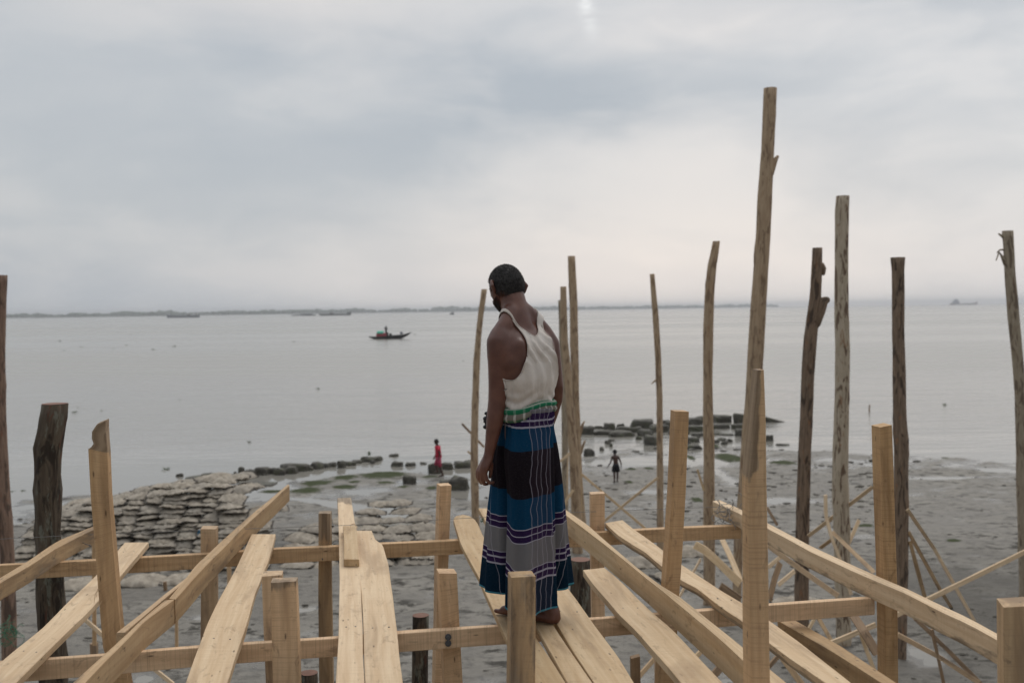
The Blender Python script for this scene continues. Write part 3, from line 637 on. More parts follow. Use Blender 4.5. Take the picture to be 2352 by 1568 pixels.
pile('thick dark mossy log with a swollen joint, standing at the left of the deck', [(97, 154, 928), (90, 151, 965), (80, 144, 1015), (76, 141, 1040), (80, 138, 1062), (79, 137, 1110), (77, 139, 1140), (82, 136, 1170), (85, 136, 1240), (86, 145, 1330), (90, 147, 1420), (92, 154, 1580)], 6.5, M['log_dark'], None, 'log_post', knots=7, top=M['cut_red'], seed=13, rough=.11, n=28)
GS = 'dark log stubs under the deck'
pile('dark log stub with a reddish top below the nearer joist, left of the man', [(948, 985, 1413), (947, 984, 1480), (945, 983, 1590)], 7.0, M['log_dark'], GS, 'log_stub', top=M['cut_red'], seed=14, rough=.03, n=24)
pile('log stub at the bottom edge, only its reddish top in the picture', [(691, 730, 1545), (690, 731, 1600)], 6.6, M['log_dark'], GS, 'log_stub', top=M['cut_red'], seed=15, rough=.03, n=24)
pile('dark log stub right beside the hem of the sarong', [(1310, 1355, 1285), (1312, 1357, 1350), (1314, 1360, 1440)], 8.2, M['log_dark'], GS, 'log_stub', top=M['cut_red'], seed=16, rough=.03, n=24)

# ------------------------------------------------------------------ braces between the piles
BR = 'thin braces nailed between the piles'
def bar(label, pts, w, t, mat='plank', name='brace', group=BR, bend=0.0):
    """pts: (px, py, Y) stations; w = width across the picture in metres, t = depth"""
    C = [aty(px, py, Y) for px, py, Y in pts]
    if len(C) == 2 and bend: C = [C[0], C[0].lerp(C[1], .5) + Vector((0, 0, -bend)), C[1]]
    C = polyline(C, 10 if len(C) == 2 else 18); w *= .72; t *= .8
    d = (C[-1] - C[0]).normalized(); side = d.cross(Vector((0, 1, 0))).normalized(); bk = Vector((0, t, 0))
    L = [c - side * w / 2 for c in C]; Rr = [c + side * w / 2 for c in C]
    o = timber(name, L, Rr, bk, M[mat], jit=.002)
    return tag(o, label, 'brace', group)
G = lambda px, py: atz(px, py, 0).y
bar('light brace sloping down right from the pile trio, under the boy in shorts', [(1335, 1088, 26.5), (1483, 1214, 25.2)], .085, .04)
bar('light brace rising right to the slender lone pile, dark at its upper end', [(1385, 1199, 25), (1512, 1096, 24.8)], .085, .04)
bar('short brace rising to the pile trio just above the joist', [(1288, 1168, 24.6), (1317, 1125, 24.7)], .09, .04)
bar('short brace high on the pile trio', [(1286, 1060, 24.7), (1309, 1041, 24.7)], .08, .04)
bar('upright batten on the right side of the pile trio', [(1334, 1060, 26.6), (1337, 1190, 26.6)], .05, .03)
bar('upright batten between two piles of the trio', [(1305, 1040, 24.7), (1302, 1160, 24.7)], .05, .03)
bar('dark stick leaning up to the left, crossing behind the thin pile left of the man', [(1061, 973, 28.4), (1112, 1027, 28.3)], .085, .06, 'brown')
bar('yellowish stick end poking out left of the thin leaning pile', [(1074, 1036, 28.2), (1086, 1046, 28.2)], .07, .04)
bar('short batten leaning on the foot of the reddish-footed pile', [(1602, 1078, 20.4), (1617, 1126, 20.3)], .06, .04)
bar('small brace rising behind the bark-edged plank', [(1560, 1372, 15), (1610, 1284, 17)], .085, .04)
bar('thick curved brace ending at the tallest pile', [(1597, 1252, 13.0), (1618, 1263, 12.8), (1645, 1286, 12.4), (1700, 1340, 11.8)], .14, .06)
bar('tapering brace leaning left against the foot of the tallest pile', [(1660, 1240, 16), (1680, 1282, 15.5), (1702, 1335, 15)], .12, .05)
bar('brown wedge of board at the foot of the tallest pile', [(1655, 1347, 12), (1700, 1378, 11.8)], .14, .05, 'brown')
bar('dark slanting slat behind the tall pointed post', [(1762, 1165, 19), (1786, 1206, 18.8)], .07, .05, 'brown')
bar('long brace rising from the mottled pile to the square post', [(1857, 1231, 18.6), (2006, 1118, 17.4)], .09, .04)
bar('dark-edged brace piece between the forked and the mottled pile', [(1884, 1259, 18.6), (1914, 1237, 18.3)], .09, .04, 'grey')
bar('bent sapling pole curving up in front of the mottled pile', [(1897, 1137, 17.6), (1898, 1185, 17.5), (1911, 1235, 17.3), (1928, 1277, 17.2), (1956, 1365, 17)], .07, .07)
bar('grey slat running down from the mottled pile to the square post', [(1912, 1221, 17.5), (2008, 1314, 16)], .10, .05, 'grey')
bar('short pointed slat leaning right behind the mottled pile', [(1949, 1249, 18.2), (1974, 1194, 18.6)], .09, .04)
bar('long grey slat sloping down behind the wire-tied timber', [(1764, 1252, 14), (1840, 1308, 13.8), (1925, 1368, 13.5)], .10, .05, 'grey')
bar('short brace left of the dark forked pile', [(1788, 1343, 15), (1826, 1311, 15.3)], .09, .04)
bar('upper short brace just right of the tall pointed post', [(1765, 1302, 16), (1806, 1269, 16.4)], .09, .04)
bar('dark wedge-shaped board leaning against the tall pointed post', [(1768, 1378, 9.5), (1780, 1330, 9.7), (1793, 1292, 9.9)], .075, .05, 'brown')
bar('long pole-like brace running down to the right from the flared pile', [(2085, 1170, 17), (2148, 1262, G(2240, 1428) + .2), (2242, 1432, G(2242, 1432))], .085, .05)
bar('greyish brace beside the long one, running down from the flared pile', [(2088, 1222, 17.1), (2162, 1357, 18), (2188, 1398, G(2188, 1398))], .085, .05, 'grey')
bar('short steep brace below the flared pile', [(2091, 1243, 17.1), (2126, 1375, 17.6)], .085, .05, 'grey')
bar('longest light brace, rising to the right edge of the picture', [(2055, 1415, 15.0), (2200, 1344, 15.8), (2370, 1260, 16.8)], .105, .05)
bar('brownish slat crossing the small pool at the lower right', [(2062, 1457, 13), (2160, 1510, 13.0), (2250, 1568, 13)], .085, .05, 'grey')
bar('slat running down from under the wire-tied timber, right of the pool', [(2103, 1420, 14.2), (2180, 1495, 14), (2256, 1572, 13.8)], .08, .05, 'brown')
bar('thin dark stick standing below the wire-tied timber', [(2141, 1445, 13), (2155, 1505, 13), (2170, 1575, 13)], .05, .04, 'brown')
bar('broad dark board leaning against the square post below the nearer joist', [(1955, 1404, 7.4), (1985, 1450, 7.2), (2016, 1502, 7.1)], .085, .04, 'brown')
bar('light brace rising to the square post below the nearer joist', [(1911, 1477, 13), (2013, 1435, 13)], .09, .05)
bar('small tilted slat left of the mottled pile, under the nearer joist', [(1859, 1444, 15), (1877, 1410, 15.2)], .07, .04)
bar('small slat sloping right, under the nearer joist', [(1874, 1408, 15), (1911, 1472, 14.6)], .08, .05, 'grey')
bar('bright batten below the broad dark board', [(1974, 1444, 13.5), (1990, 1490, 13.5), (2009, 1540, 13.4)], .07, .04)
bar('lowest light brace right of the tall pointed post', [(1790, 1500, 10), (1845, 1575, 9.8)], .085, .05, 'grey')
bar('brown brace crossing the lowest light one', [(1768, 1530, 11), (1800, 1495, 11.3), (1822, 1470, 11.5)], .07, .05, 'brown')
bar('stick rising from the bottom edge left of the stub of post', [(1470, 1552, 11), (1506, 1511, 11.3)], .07, .05, 'grey')
bar('short brace end between the knotted plank and the heavy timber', [(1598, 1510, 11), (1622, 1485, 11.2)], .07, .05)
bar('stick end showing below the heavy pale timber', [(1640, 1440, 12), (1682, 1408, 12.3)], .08, .05)
bar('brown leaning board below the heavy pale timber, near the tall pointed post', [(1632, 1560, 10), (1672, 1515, 10.2)], .11, .05, 'brown')
bar('thin diagonal slat below the leftmost plank', [(192, 1421, 13.5), (238, 1461, 13.2)], .075, .04)
bar('thin diagonal slat at the bottom edge, under the rough timber', [(345, 1530, 12.5), (398, 1572, 12.2)], .07, .04)
bar('reddish stake standing in the mud under the farther joist', [(377, 1336, 22), (379, 1356, 22)], .09, .09, 'brown')
bar('dark stake standing in the mud below the leftmost plank', [(213, 1478, 14), (214, 1515, 14)], .12, .1, 'brown')

# ------------------------------------------------------------------ string, ties, wire, net
def string(name, label, cat, pts, r, mat, sag=0.0):
    P = [aty(px, py, Y) for px, py, Y in pts]; P = polyline(P, 60)
    mb = MB(); mb.sweep([(p, r) for p in P], 5, False); o = mb.obj(name, mat); tag(o, label, cat); return o
string('guide_string', 'thin taut string stretched across the whole deck above the farther joist', 'string', [(-60, 1240, 6.3), (227, 1226, 6.35), (473, 1217, 6.3), (789, 1206, 6.4), (1041, 1191, 6.5), (1296, 1177, 6.6), (1636, 1164, 6.75), (1665, 1163, 6.78)], .0016, M['wire'])
def loops(name, label, cat, c, size, mat, r, k, seed, squash=1.0):
    rg = random.Random(seed); mb = MB(); c = Vector(c)
    for i in range(k):
        P = []; q = c + Vector((rg.uniform(-1, 1), rg.uniform(-.4, .4), rg.uniform(-1, 1) * squash)) * size * .4; v = Vector((rg.uniform(-1, 1), rg.uniform(-1, 1), rg.uniform(-1, 1)))
        for j in range(14):
            v = (v + Vector((rg.uniform(-1, 1), rg.uniform(-1, 1), rg.uniform(-1, 1))) * .7 + (c - q) / size * .8).normalized()
            q = q + v * size * .16; P.append((q.copy(), r))
        mb.sweep(P, 5, False)
    o = mb.obj(name, mat); return tag(o, label, cat)
loops('twine_tie', 'scrap of blue twine hanging beside the short bolted post', 'twine', aty(456, 1224, 6.22), .035, M['bluetie'], .0016, 2, 3, 1.8)
loops('twine_tie', 'scrap of blue twine on top of the crooked timber at the left edge', 'twine', aty(157, 1244, 6.2), .05, M['bluetie'], .0016, 3, 4)
loops('twine_tie', 'bit of green twine on the plank tip left of the sarong', 'twine', aty(1110, 1193, 6.9), .04, M['greennet'], .002, 3, 14, .4)
loops('wire_tie', 'bundle of grey binding wire twisted round the tied timber', 'wire', aty(1676, 1172, 6.75), .17, M['wire'], .0022, 12, 5)
loops('net_tangle', 'tangle of green net twine hanging on the pile at the left edge', 'net', aty(18, 1452, 14.9), .36, M['greennet'], .004, 14, 6)
string('loose_cord', 'loop of thin cord lying over the narrow plank behind the block', 'cord', [(797, 1300, 5.90), (800, 1230, 6.27), (806, 1204, 6.42), (815, 1202, 6.44), (821, 1212, 6.36)], .0022, M['grey'])

# ------------------------------------------------------------------ geotextile sandbags
def m_bag(t):
    g = t.add('ShaderNodeTexCoord').outputs['Object']; info = t.add('ShaderNodeObjectInfo').outputs['Random']
    off = t.vmath('ADD', g, t.math('MULTIPLY', info, 40))
    n = t.noise(off, 5, 5, .65); f = t.noise(t.mapping(off, (20, 60, 30)), 1.0, 4, .7)
    c = t.mix(t.mapr(n, .3, .7), (.22, .187, .145), (.45, .395, .32))
    c = t.mix(t.math('MULTIPLY', t.mapr(f, .55, .75), .5), c, (.13, .11, .09))
    c = t.mix(t.mapr(info, 0, 1, 0, .35, False), c, (.19, .18, .165))
    return {'Base Color': c, 'Roughness': .85, 'Specular IOR Level': .2, 'Normal': t.bump(f, .5, .01)}
M['bag'] = material('muddy_bag_cloth', m_bag)
M['seam'] = material('dark_bag_seam', lambda t: {'Base Color': (.085, .073, .060), 'Roughness': .9})
def bag_mesh(seed, flat):
    rg = random.Random(seed); sd = Vector((seed * 3.7, seed, 0)); mb = MB(); nu, nv = 34, 26
    a, b, c = .47, .38, .086 * (.92 if flat else 1.0)
    def P(u, v):            # u along, v around the section
        x = -math.cos(u) ; 
        e = max(0.0, 1 - abs(x) ** 2.3) ** .62
        y = math.cos(v); z = math.sin(v)
        yy = math.copysign(abs(y) ** .9, y); zz = math.copysign(abs(z) ** 1.1, z)
        q = Vector((x * a, yy * b * (.60 + .40 * e), zz * c * e))
        q.z += .030 * noise.noise(q * 5 + sd)
        for k_, (fx, fy, am) in enumerate(((5, 10, .024), (12, 5, .020), (24, 30, .008))):      # creases of the slack cloth
            q.z -= am * (1 - min(1, abs(noise.noise(Vector((q.x * fx, q.y * fy, k_ * 5)) + sd)) * 4)) * (.35 + .65 * e) * (1 if z > 0 else .3)
        q.z -= .075 * (abs(q.x) / a) ** 3 * .5 + .035 * (abs(q.y) / b) ** 3
        q.x += .03 * noise.noise(Vector((q.y * 7, q.z * 9, 5)) + sd); q.y += .03 * noise.noise(Vector((q.x * 6, q.z * 9, 1)) + sd)
        return q
    rings = [[P(math.pi * (i + .15) / (nu - .7), 2 * math.pi * j / nv) for j in range(nv)] for i in range(nu)]
    mb.rings(rings); body = mb
    ends = []
    for sx in (-1, 1):          # ruffled sewn ends
        row = []; m = 22; sm = MB()
        for j in range(m):
            y = -b * .80 + 1.6 * b * j / (m - 1)
            base = P(.12 if sx < 0 else math.pi - .12, math.acos(max(-1, min(1, y / b))))
            w = .03 + .05 * noise.noise(Vector((j * .45, seed, sx))); zz = .05 * noise.noise(Vector((j * .6, seed * 2, sx * 3))) + .012
            row.append((Vector((base.x - sx * .05, y, base.z)), Vector((base.x + sx * w, y + .03 * noise.noise(Vector((j, 2, seed))), base.z + zz))))
        vs = [p for r in row for p in r] + [p + Vector((0, 0, -.012)) for r in row for p in r]
        k = 2 * m; fs = []
        for j in range(m - 1):
            q = 2 * j; fs += [(q, q + 2, q + 3, q + 1), (k + q, k + q + 1, k + q + 3, k + q + 2), (q + 1, q + 3, k + q + 3, k + q + 1), (q, k + q, k + q + 2, q + 2)]
        fs += [(0, 1, k + 1, k), (k - 2, k + k - 2, k + k - 1, k - 1)]
        sm.add(vs, fs); ends.append(sm)
    me = []
    for m_, mt, nm in ((body, M['bag'], 'sandbag'), (ends[0], M['seam'], 'seam'), (ends[1], M['seam'], 'seam')):
        o = m_.obj(nm, mt, None, nm == 'sandbag'); me.append(o.data); bpy.data.objects.remove(o)
    return me
BAGS = [bag_mesh(s, s % 2) for s in range(1, 8)]
nb = 0
ORD = ['first', 'second', 'third', 'fourth', 'fifth', 'sixth', 'seventh', 'eighth', 'ninth', 'tenth', 'eleventh', 'twelfth', 'thirteenth', 'fourteenth', 'fifteenth', 'sixteenth', 'seventeenth', 'eighteenth']
def bag(loc, rz, tilt, label, group, sc, rg, roll=0):
    b_, s_, s2_ = BAGS[rg.randrange(len(BAGS))]
    o = bpy.data.objects.new('sandbag', b_); COL.objects.link(o)
    o.location = loc; o.rotation_euler = (roll, tilt, rz); o.scale = sc
    tag(o, label, 'sandbag', group)
    for q in (s_, s2_):
        s = bpy.data.objects.new('seam', q); COL.objects.link(s); s.parent = o
    return o
rg = random.Random(11)
# the big mound on the left: a steep bank of stacks, every course set back a little from the one below
LEV = ['lowest', 'second up', 'third up', 'fourth up', 'fifth up', 'sixth up', 'seventh up', 'eighth up', 'ninth up', 'tenth up', 'eleventh up', 'twelfth up', 'thirteenth up', 'fourteenth up', 'fifteenth up', 'sixteenth up', 'seventeenth up', 'eighteenth up']
NC = 11
for i in range(NC):
    u = i / (NC - 1); cx = -12.3 + i * .60 + rg.uniform(-.04, .04)
    top = [11, 12, 13, 14, 15, 16, 17, 18, 18, 16, 11][i]; y0 = 24.6 - .9 * u + rg.uniform(-.12, .12)
    lean = rg.uniform(.10, .14)
    for k in range(top):
        x = cx + .018 * k * (1 - 2.2 * u) + rg.uniform(-.06, .06)
        bag((x, y0 + k * lean + rg.uniform(-.06, .06), .06 + k * .096 + rg.uniform(-.012, .012)), rg.uniform(-.22, .22) + (math.pi if rg.random() < .5 else 0), rg.uniform(-.12, .12),
            'sandbag %s in %s stack from left, front of the big mound' % (LEV[k], ORD[i]), 'sandbags of the big mound by the water', (rg.uniform(.62, .78), rg.uniform(.85, 1.1), rg.uniform(.74, .98)), rg, rg.uniform(-.16, .12)); nb += 1
    for r in range(3):
        bag((cx + .018 * top * (1 - 2.2 * u) + rg.uniform(-.12, .12), y0 + top * lean + .45 + r * .62, .06 + (top - .6 - r * .5) * .096 + rg.uniform(-.05, .05)), rg.uniform(-.5, .5), rg.uniform(-.12, .12),
            'sandbag on top of %s stack from left of the big mound, %s from the front' % (ORD[i], ORD[r]), 'sandbags of the big mound by the water', (rg.uniform(.70, .85), rg.uniform(.85, 1.05), rg.uniform(.8, 1.05)), rg, rg.uniform(-.15, .15)); nb += 1
# the lower heap in the middle: long flat courses overlapping like shingles
for k in range(8):
    Y = 24.1 + k * .46; z = .07 + k * .118
    pxl = [640, 632, 640, 655, 690, 760, 815, 850][k]; pxr = [905, 985, 1005, 1000, 990, 975, 955, 935][k]
    xa = (pxl - 1176) / F * Y; xb = (pxr - 1176) / F * Y; n = max(2, round((xb - xa) / .66))
    for i in range(n):
        x = xa + (xb - xa) * (i + .5) / n + rg.uniform(-.1, .1)
        turn = math.pi / 2 if rg.random() < .30 else 0
        bag((x, Y + rg.uniform(-.10, .10), z + rg.uniform(-.02, .03)), turn + rg.uniform(-.25, .15) + (math.pi if rg.random() < .5 else 0), rg.uniform(-.08, .08),
            'flat sandbag, %s from left in the %s course of the low heap' % (ORD[i], 'lowest' if k == 0 else ORD[k]), 'flattened sandbags of the low heap below the joist', (rg.uniform(.75, 1.0), rg.uniform(.85, 1.1), rg.uniform(.85, 1.1)), rg, rg.uniform(-.10, .10)); nb += 1
# a few stray bags on the mud
for (px, py, rz, lab) in ((960, 1282, .2, 'stray pale sandbag lying alone under the joist, left of the leaning post'), (1590, 1265, .1, 'pale sandbag half sunk in mud left of the curved brace'), (1560, 1320, .3, 'half-buried sandbag beside the leaning square post, nearest the plank'), (1835, 1385, -.2, 'grey sandbag at the foot of the dark forked pile'), (330, 1332, 0., 'dark sagging sandbag under the farther joist, right of the notched post'), (430, 1328, .1, 'dark sagging sandbag under the farther joist, below the short bolted post'), (190, 1340, .0, 'dark sagging sandbag under the farther joist, behind the notched post'), (1470, 1290, .2, 'muddy sandbag under the bark-edged plank')):
    p = atz(px, py, .1); bag((p.x, p.y, .12), rz, 0, lab, 'stray sandbags on the mud', (1.15, 1.25, 1.3), rg)

# ------------------------------------------------------------------ stone and concrete blocks along the water's edge
def m_block(t):
    g = t.add('ShaderNodeNewGeometry').outputs['Position']; sp = t.add('ShaderNodeSeparateXYZ'); t.l.new(g, sp.inputs[0])
    n = t.noise(g, 3.0, 5, .65); f = t.noise(g, 16, 4, .7)
    c = t.mix(t.mapr(n, .3, .7), (.055, .050, .040), (.125, .115, .092))
    c = t.mix(t.math('MULTIPLY', t.mapr(f, .5, .7), .5), c, (.03, .028, .024))
    c = t.mix(t.math('MULTIPLY', t.mapr(n, .52, .62), .55), c, (.055, .065, .025))
    return {'Base Color': c, 'Roughness': .75, 'Normal': t.bump(t.math('ADD', n, f), .6, .05)}
M['block'] = material('algae_stained_block', m_block)
def block(px, py, wpx, hpx, label, kind='block', rz=0.0, deep=.8, seed=0, wedge=0.0, z0=None, group='blocks along the waterline'):
    """py is the foot of the block in the layout picture"""
    p = atz(px, py, 0.0); Y = p.y; w = wpx / F * Y; h = hpx / F * Y * .92
    d = w * deep; sd = Vector((seed * 4.1, seed * 2.3, 1))
    bm = bmesh.new(); bmesh.ops.create_cube(bm, size=1.0)
    bmesh.ops.subdivide_edges(bm, edges=bm.edges[:], cuts=4, use_grid_fill=True)
    rt = Matrix.Rotation(rz, 3, 'Z')
    for v in bm.verts:
        q = v.co.copy(); rr = 8.0 if kind == 'block' else 4.5
        q.x += .28 * math.sin(seed * 1.7) * q.z; q.y += .22 * math.cos(seed * 2.9) * q.z; q.z += .50 * math.sin(seed * 3.3) * q.x * (q.z > 0); q.x *= 1 + .3 * math.sin(seed * 5.1) * q.y
        L = (abs(q.x * 2) ** rr + abs(q.y * 2) ** rr + abs(q.z * 2) ** rr) ** (1 / rr)
        q = q / max(L, .6)
        q = q * (1 + .26 * noise.noise(q * 1.7 + sd) + .12 * noise.noise(q * 4 + sd))
        if wedge: q.z = (q.z + .5) * (1 - wedge * (q.x + .5)) - .5
        v.co = rt @ Vector((q.x * w, q.y * d, (q.z + .5) * (h + .25) - .25))
    me = bpy.data.meshes.new('stone_block'); bm.to_mesh(me); bm.free(); me.materials.append(M['block'])
    if False: me.polygons.foreach_set('use_smooth', [True] * len(me.polygons))
    o = bpy.data.objects.new('stone_block' if kind == 'block' else 'rock', me); COL.objects.link(o); o.location = (p.x, p.y + d * .4, z0 or 0)
    tag(o, label, 'block' if kind == 'block' else 'rock', group); return o
CH = 'blocks in the chain left of the red-clad walker'
chain = [(368, 1122, 30, 5), (390, 1116, 32, 6), (411, 1094, 16, 7), (426, 1112, 40, 9), (452, 1107, 42, 11), (478, 1102, 40, 12), (502, 1100, 34, 12), (528, 1098, 34, 12), (553, 1086, 18, 16), (572, 1094, 26, 14), (598, 1093, 30, 14), (560, 1098, 26, 12), (622, 1090, 32, 18), (641, 1089, 27, 19), (668, 1088, 24, 15), (664, 1077, 36, 12), (692, 1080, 28, 14), (708, 1078, 22, 10), (726, 1077, 26, 14), (744, 1074, 24, 12), (762, 1072, 26, 11), (783, 1072, 24, 13), (803, 1067, 24, 12), (818, 1064, 22, 10), (836, 1061, 26, 10), (856, 1058, 26, 9), (872, 1055, 18, 6)]
rc = random.Random(77)
for i, (px, py, w, h) in enumerate(chain):
    py += rc.uniform(-2.5, 2.5); w *= rc.uniform(.65, 1.25); h *= rc.uniform(.7, 1.35)
    cls = {13: 'pale cube-shaped block, largest in the chain of blocks left of the red-clad walker', 26: 'flat last block at the right tip of the long block chain', 0: 'flat stone nearest the sandbag mound, left end of the block chain', 2: 'lone stone set in the water just off the left end of the block chain'}.get(i)
    if not cls:
        nxt = ['low dark', 'broken olive', 'blunt dark', 'squat olive'][i % 4]
        cls = '%s block, number %d from the left in the shoreline chain by the sandbags' % (nxt, i + 1)
    block(px, py, w, h, cls, 'block' if i % 3 else 'rock', random.Random(i).uniform(-.3, .3), .8, i, group=CH)
for i, (px, py, w, h, lab) in enumerate([(903, 1048, 22, 5, 'flat dark stone awash between the chain tip and the red-clad walker, farthest out'), (910, 1071, 26, 11, 'small square block standing in shallow water left of the red-clad walker, first'), (943, 1070, 24, 8, 'low wedge block in shallow water, just left of the red-clad walker'), (972, 1066, 15, 4, 'tiny stone awash right beside the red-clad walker'),
        (999, 1087, 32, 24, 'broken block at the feet of the walker in red'), (1028, 1078, 24, 16, 'block right behind the walker in red'), (1064, 1074, 38, 15, 'wide dark block left of the thin leaning pile'), (940, 1111, 27, 19, 'dark cube block standing alone on the green mud'), (1030, 1124, 40, 24, 'lower half of the mossy block pair near the man, left one'), (1056, 1125, 42, 30, 'bulky mossy block of the pair near the man, right one'), (598, 1115, 60, 4, 'flat stone slab at the edge of the still pool')]):
    block(px, py, w, h, lab, 'block', random.Random(i + 50).uniform(-.3, .3), .85, i + 50, group='blocks round the red-clad walker')
RC = 'rocks of the heap on the right'
for i, (x, y, w, h, k, lab) in enumerate([(228, 288, 116, 68, 'block', 'blocky rock at the left end of the right-hand rock heap'), (330, 238, 80, 20, 'rock', 'thin stone awash behind the left end of the rock heap'), (372, 292, 170, 40, 'rock', 'long low rock in front at the left of the rock heap'), (420, 250, 92, 60, 'block', 'tilted angular block near the left of the rock heap'), (510, 224, 66, 28, 'rock', 'small stone awash behind the tilted angular block'), (522, 306, 200, 48, 'rock', 'pale flat slab lying in front of the rock heap'), (545, 262, 130, 40, 'rock', 'sloping slab behind the pale flat slab'), (690, 236, 180, 74, 'block', 'largest block of the rock heap, on top near the slender pile'), (640, 272, 110, 50, 'rock', 'rounded rock below the largest block of the heap'), (722, 302, 130, 54, 'rock', 'boulder in front of the slender pile, mid heap'), (765, 376, 108, 78, 'block', 'dark square block standing in front of the rock heap'), (840, 268, 150, 60, 'block', 'dark block just right of the slender pile'), (905, 196, 90, 30, 'rock', 'low rock at the back between slender pile and square post'), (960, 240, 130, 70, 'block', 'block hidden partly by the leaning square post'), (1000, 290, 160, 50, 'rock', 'rock behind the leaning square post, at the water'), (1128, 206, 130, 60, 'block', 'block right of the leaning square post top'), (1130, 262, 140, 50, 'block', 'lower block right of the leaning square post'), (1190, 186, 110, 52, 'rock', 'pale rock beside the reddish-footed pile'), (1180, 300, 140, 26, 'rock', 'flat stone left of the reddish-footed pile foot'), (1120, 352, 120, 40, 'rock', 'dark low rock in the pool right of the square post'), (1370, 186, 160, 62, 'block', 'long block right of the reddish-footed pile'), (1350, 238, 160, 40, 'rock', 'flat rock below the long block right of the reddish-footed pile'), (1300, 292, 150, 24, 'rock', 'thin ledge of rock in the water right of the reddish-footed pile'), (1400, 296, 120, 16, 'rock', 'thinnest stone awash right of the rock ledge'), (1515, 192, 100, 84, 'block', 'tall dark block just left of the tall pointed post'), (1500, 240, 90, 40, 'block', 'middle block left of the tall pointed post'), (1525, 300, 90, 60, 'block', 'lower dark block left of the tall pointed post'), (1762, 342, 62, 52, 'block', 'small square block alone right of the tall pointed post'), (248, 468, 92, 60, 'rock', 'round dark boulder alone in shallow water behind the boy in shorts'), (1360, 334, 80, 16, 'rock', 'sliver of stone in the shallow pool before the rock heap'), (1120, 412, 150, 36, 'rock', 'muddy low rock in front of the square post'), (1880, 380, 120, 14, 'rock', 'thin stone awash on the far right of the heap')]):
    block(1286.3 + x / 3.657, 918.8 + y / 3.657, w / 3.657, h / 3.657, lab, k, random.Random(i + 90).uniform(-.35, .35), .75 if k == 'block' else .6, i + 90, group=RC)
block(1286.3 + 1840 / 3.657, 918.8 + 186 / 3.657, 68, 15, 'long wedge of rock tapering into the water at the right end of the heap', 'block', 0, .4, 140, wedge=.75, group=RC)

rb = random.Random(404)
for i in range(22):
    px = rb.uniform(420, 870); py = 1108 - (px - 420) * .115 + rb.uniform(-5, 9)
    block(px, py, rb.uniform(6, 15), rb.uniform(3, 8), 'small broken stone lying among the blocks of the shoreline chain', 'rock', rb.uniform(0, 3), .8, i + 200, group='small broken stones of the shoreline chain')
for i in range(26):
    px = rb.uniform(1340, 1790); py = 1020 - (px - 1340) * .045 + rb.uniform(-14, 26)
    block(px, py, rb.uniform(7, 20), rb.uniform(3, 9), 'small broken stone lying among the rocks of the right-hand heap', 'rock', rb.uniform(0, 3), .7, i + 240, group='small broken stones of the right-hand rock heap')

# ------------------------------------------------------------------ water hyacinth drifting on the river
M['leaf'] = material('hyacinth_leaf', lambda t: {'Base Color': t.mix(t.noise(t.add('ShaderNodeTexCoord').outputs['Object'], 9, 3), (.030, .060, .014), (.085, .13, .03)), 'Roughness': .55})
def hy_mesh(seed):
    rg = random.Random(seed); mb = MB()
    for i in range(26):
        a = rg.uniform(0, 6.28); r = rg.uniform(0, .30); h = rg.uniform(.04, .30) * (1.15 - r)
        c = Vector((math.cos(a) * r, math.sin(a) * r * .6, 0)); tip = c + Vector((math.cos(a) * rg.uniform(.03, .15), math.sin(a) * .08, h))
        mb.sweep([(c, .010), (tip, .007)], 5, False)
        u = Vector((math.cos(a + 1.3), math.sin(a + 1.3), .15)) * rg.uniform(.035, .075); w = Vector((math.cos(a) * .5, math.sin(a) * .5, 1)).normalized() * rg.uniform(.06, .11)
        th = u.cross(w).normalized() * .006
        q = [tip - u * .5, tip - u + w * .5, tip - u * .5 + w, tip + u * .5 + w, tip + u + w * .5, tip + u * .5]
        mb.add(q + [p + th for p in q], [(5, 4, 3, 2, 1, 0), (6, 7, 8, 9, 10, 11)] + [(k, (k + 1) % 6, 6 + (k + 1) % 6, 6 + k) for k in range(6)])
    o = mb.obj('water_hyacinth', M['leaf']); me = o.data; bpy.data.objects.remove(o); return me
HY = [hy_mesh(s) for s in (1, 2, 3)]
hyac = [(137, 784, 9, 'dark weed clump far out left, below the leftmost ship'), (172, 947, 15, 'leafy weed clump just right of the mossy log top'), (233, 943, 8, 'tiny weed sprig right of the mossy log top'), (180, 936, 7, 'small weed bit above the leafy clump by the mossy log'), (381, 1078, 22, 'bright green weed clump off the left end of the block chain'), (573, 1015, 13, 'green weed clump alone in mid water, left of the walker in red'), (400, 796, 11, 'dark weed clump far out beyond the notched post, larger of the far ones'), (352, 803, 9, 'faint weed clump left of the larger far one'), (290, 793, 7, 'faint weed speck far out between the two ships, upper'), (187, 797, 8, 'faint weed speck far out, above the notched post'), (300, 768, 5, 'farthest weed speck, left part of the river'), (675, 785, 7, 'weed speck left of the wooden boat'), (730, 893, 12, 'flat weed clump in mid water below the wooden boat'), (413, 918, 7, 'weed speck in mid water, right of the notched post'), (52, 1127, 14, 'weed sprig near the shore, left of the mossy log'), (30, 1128, 12, 'weed sprig near the shore, closest to the left edge'), (2170, 930, 14, 'weed clump on the right, between the flared pile and the right edge'), (953, 768, 6, 'weed speck right behind the wooden boat stern'), (1064, 829, 6, 'faint weed speck left of the man'), (848, 1052, 12, 'tall green weed growing on the tip of the block chain'), (147, 805, 6, 'smallest weed speck below the dark far clump on the left'), (260, 800, 6, 'weed speck in the far left group, middle')]
for i, (px, py, w, lab) in enumerate(hyac):
    p = atz(px, py, 0); s = w / F * p.y / .75
    o = bpy.data.objects.new('water_hyacinth', HY[i % 3]); COL.objects.link(o); o.location = (p.x, p.y, -.02); o.scale = (s, s, min(s, 2.2) * .6); o.rotation_euler = (0, 0, i * 1.1)
    if i == 19: o.location.z = .12; o.scale = (.35, .35, .45)
    tag(o, lab, 'water plant', 'clumps of water hyacinth adrift')
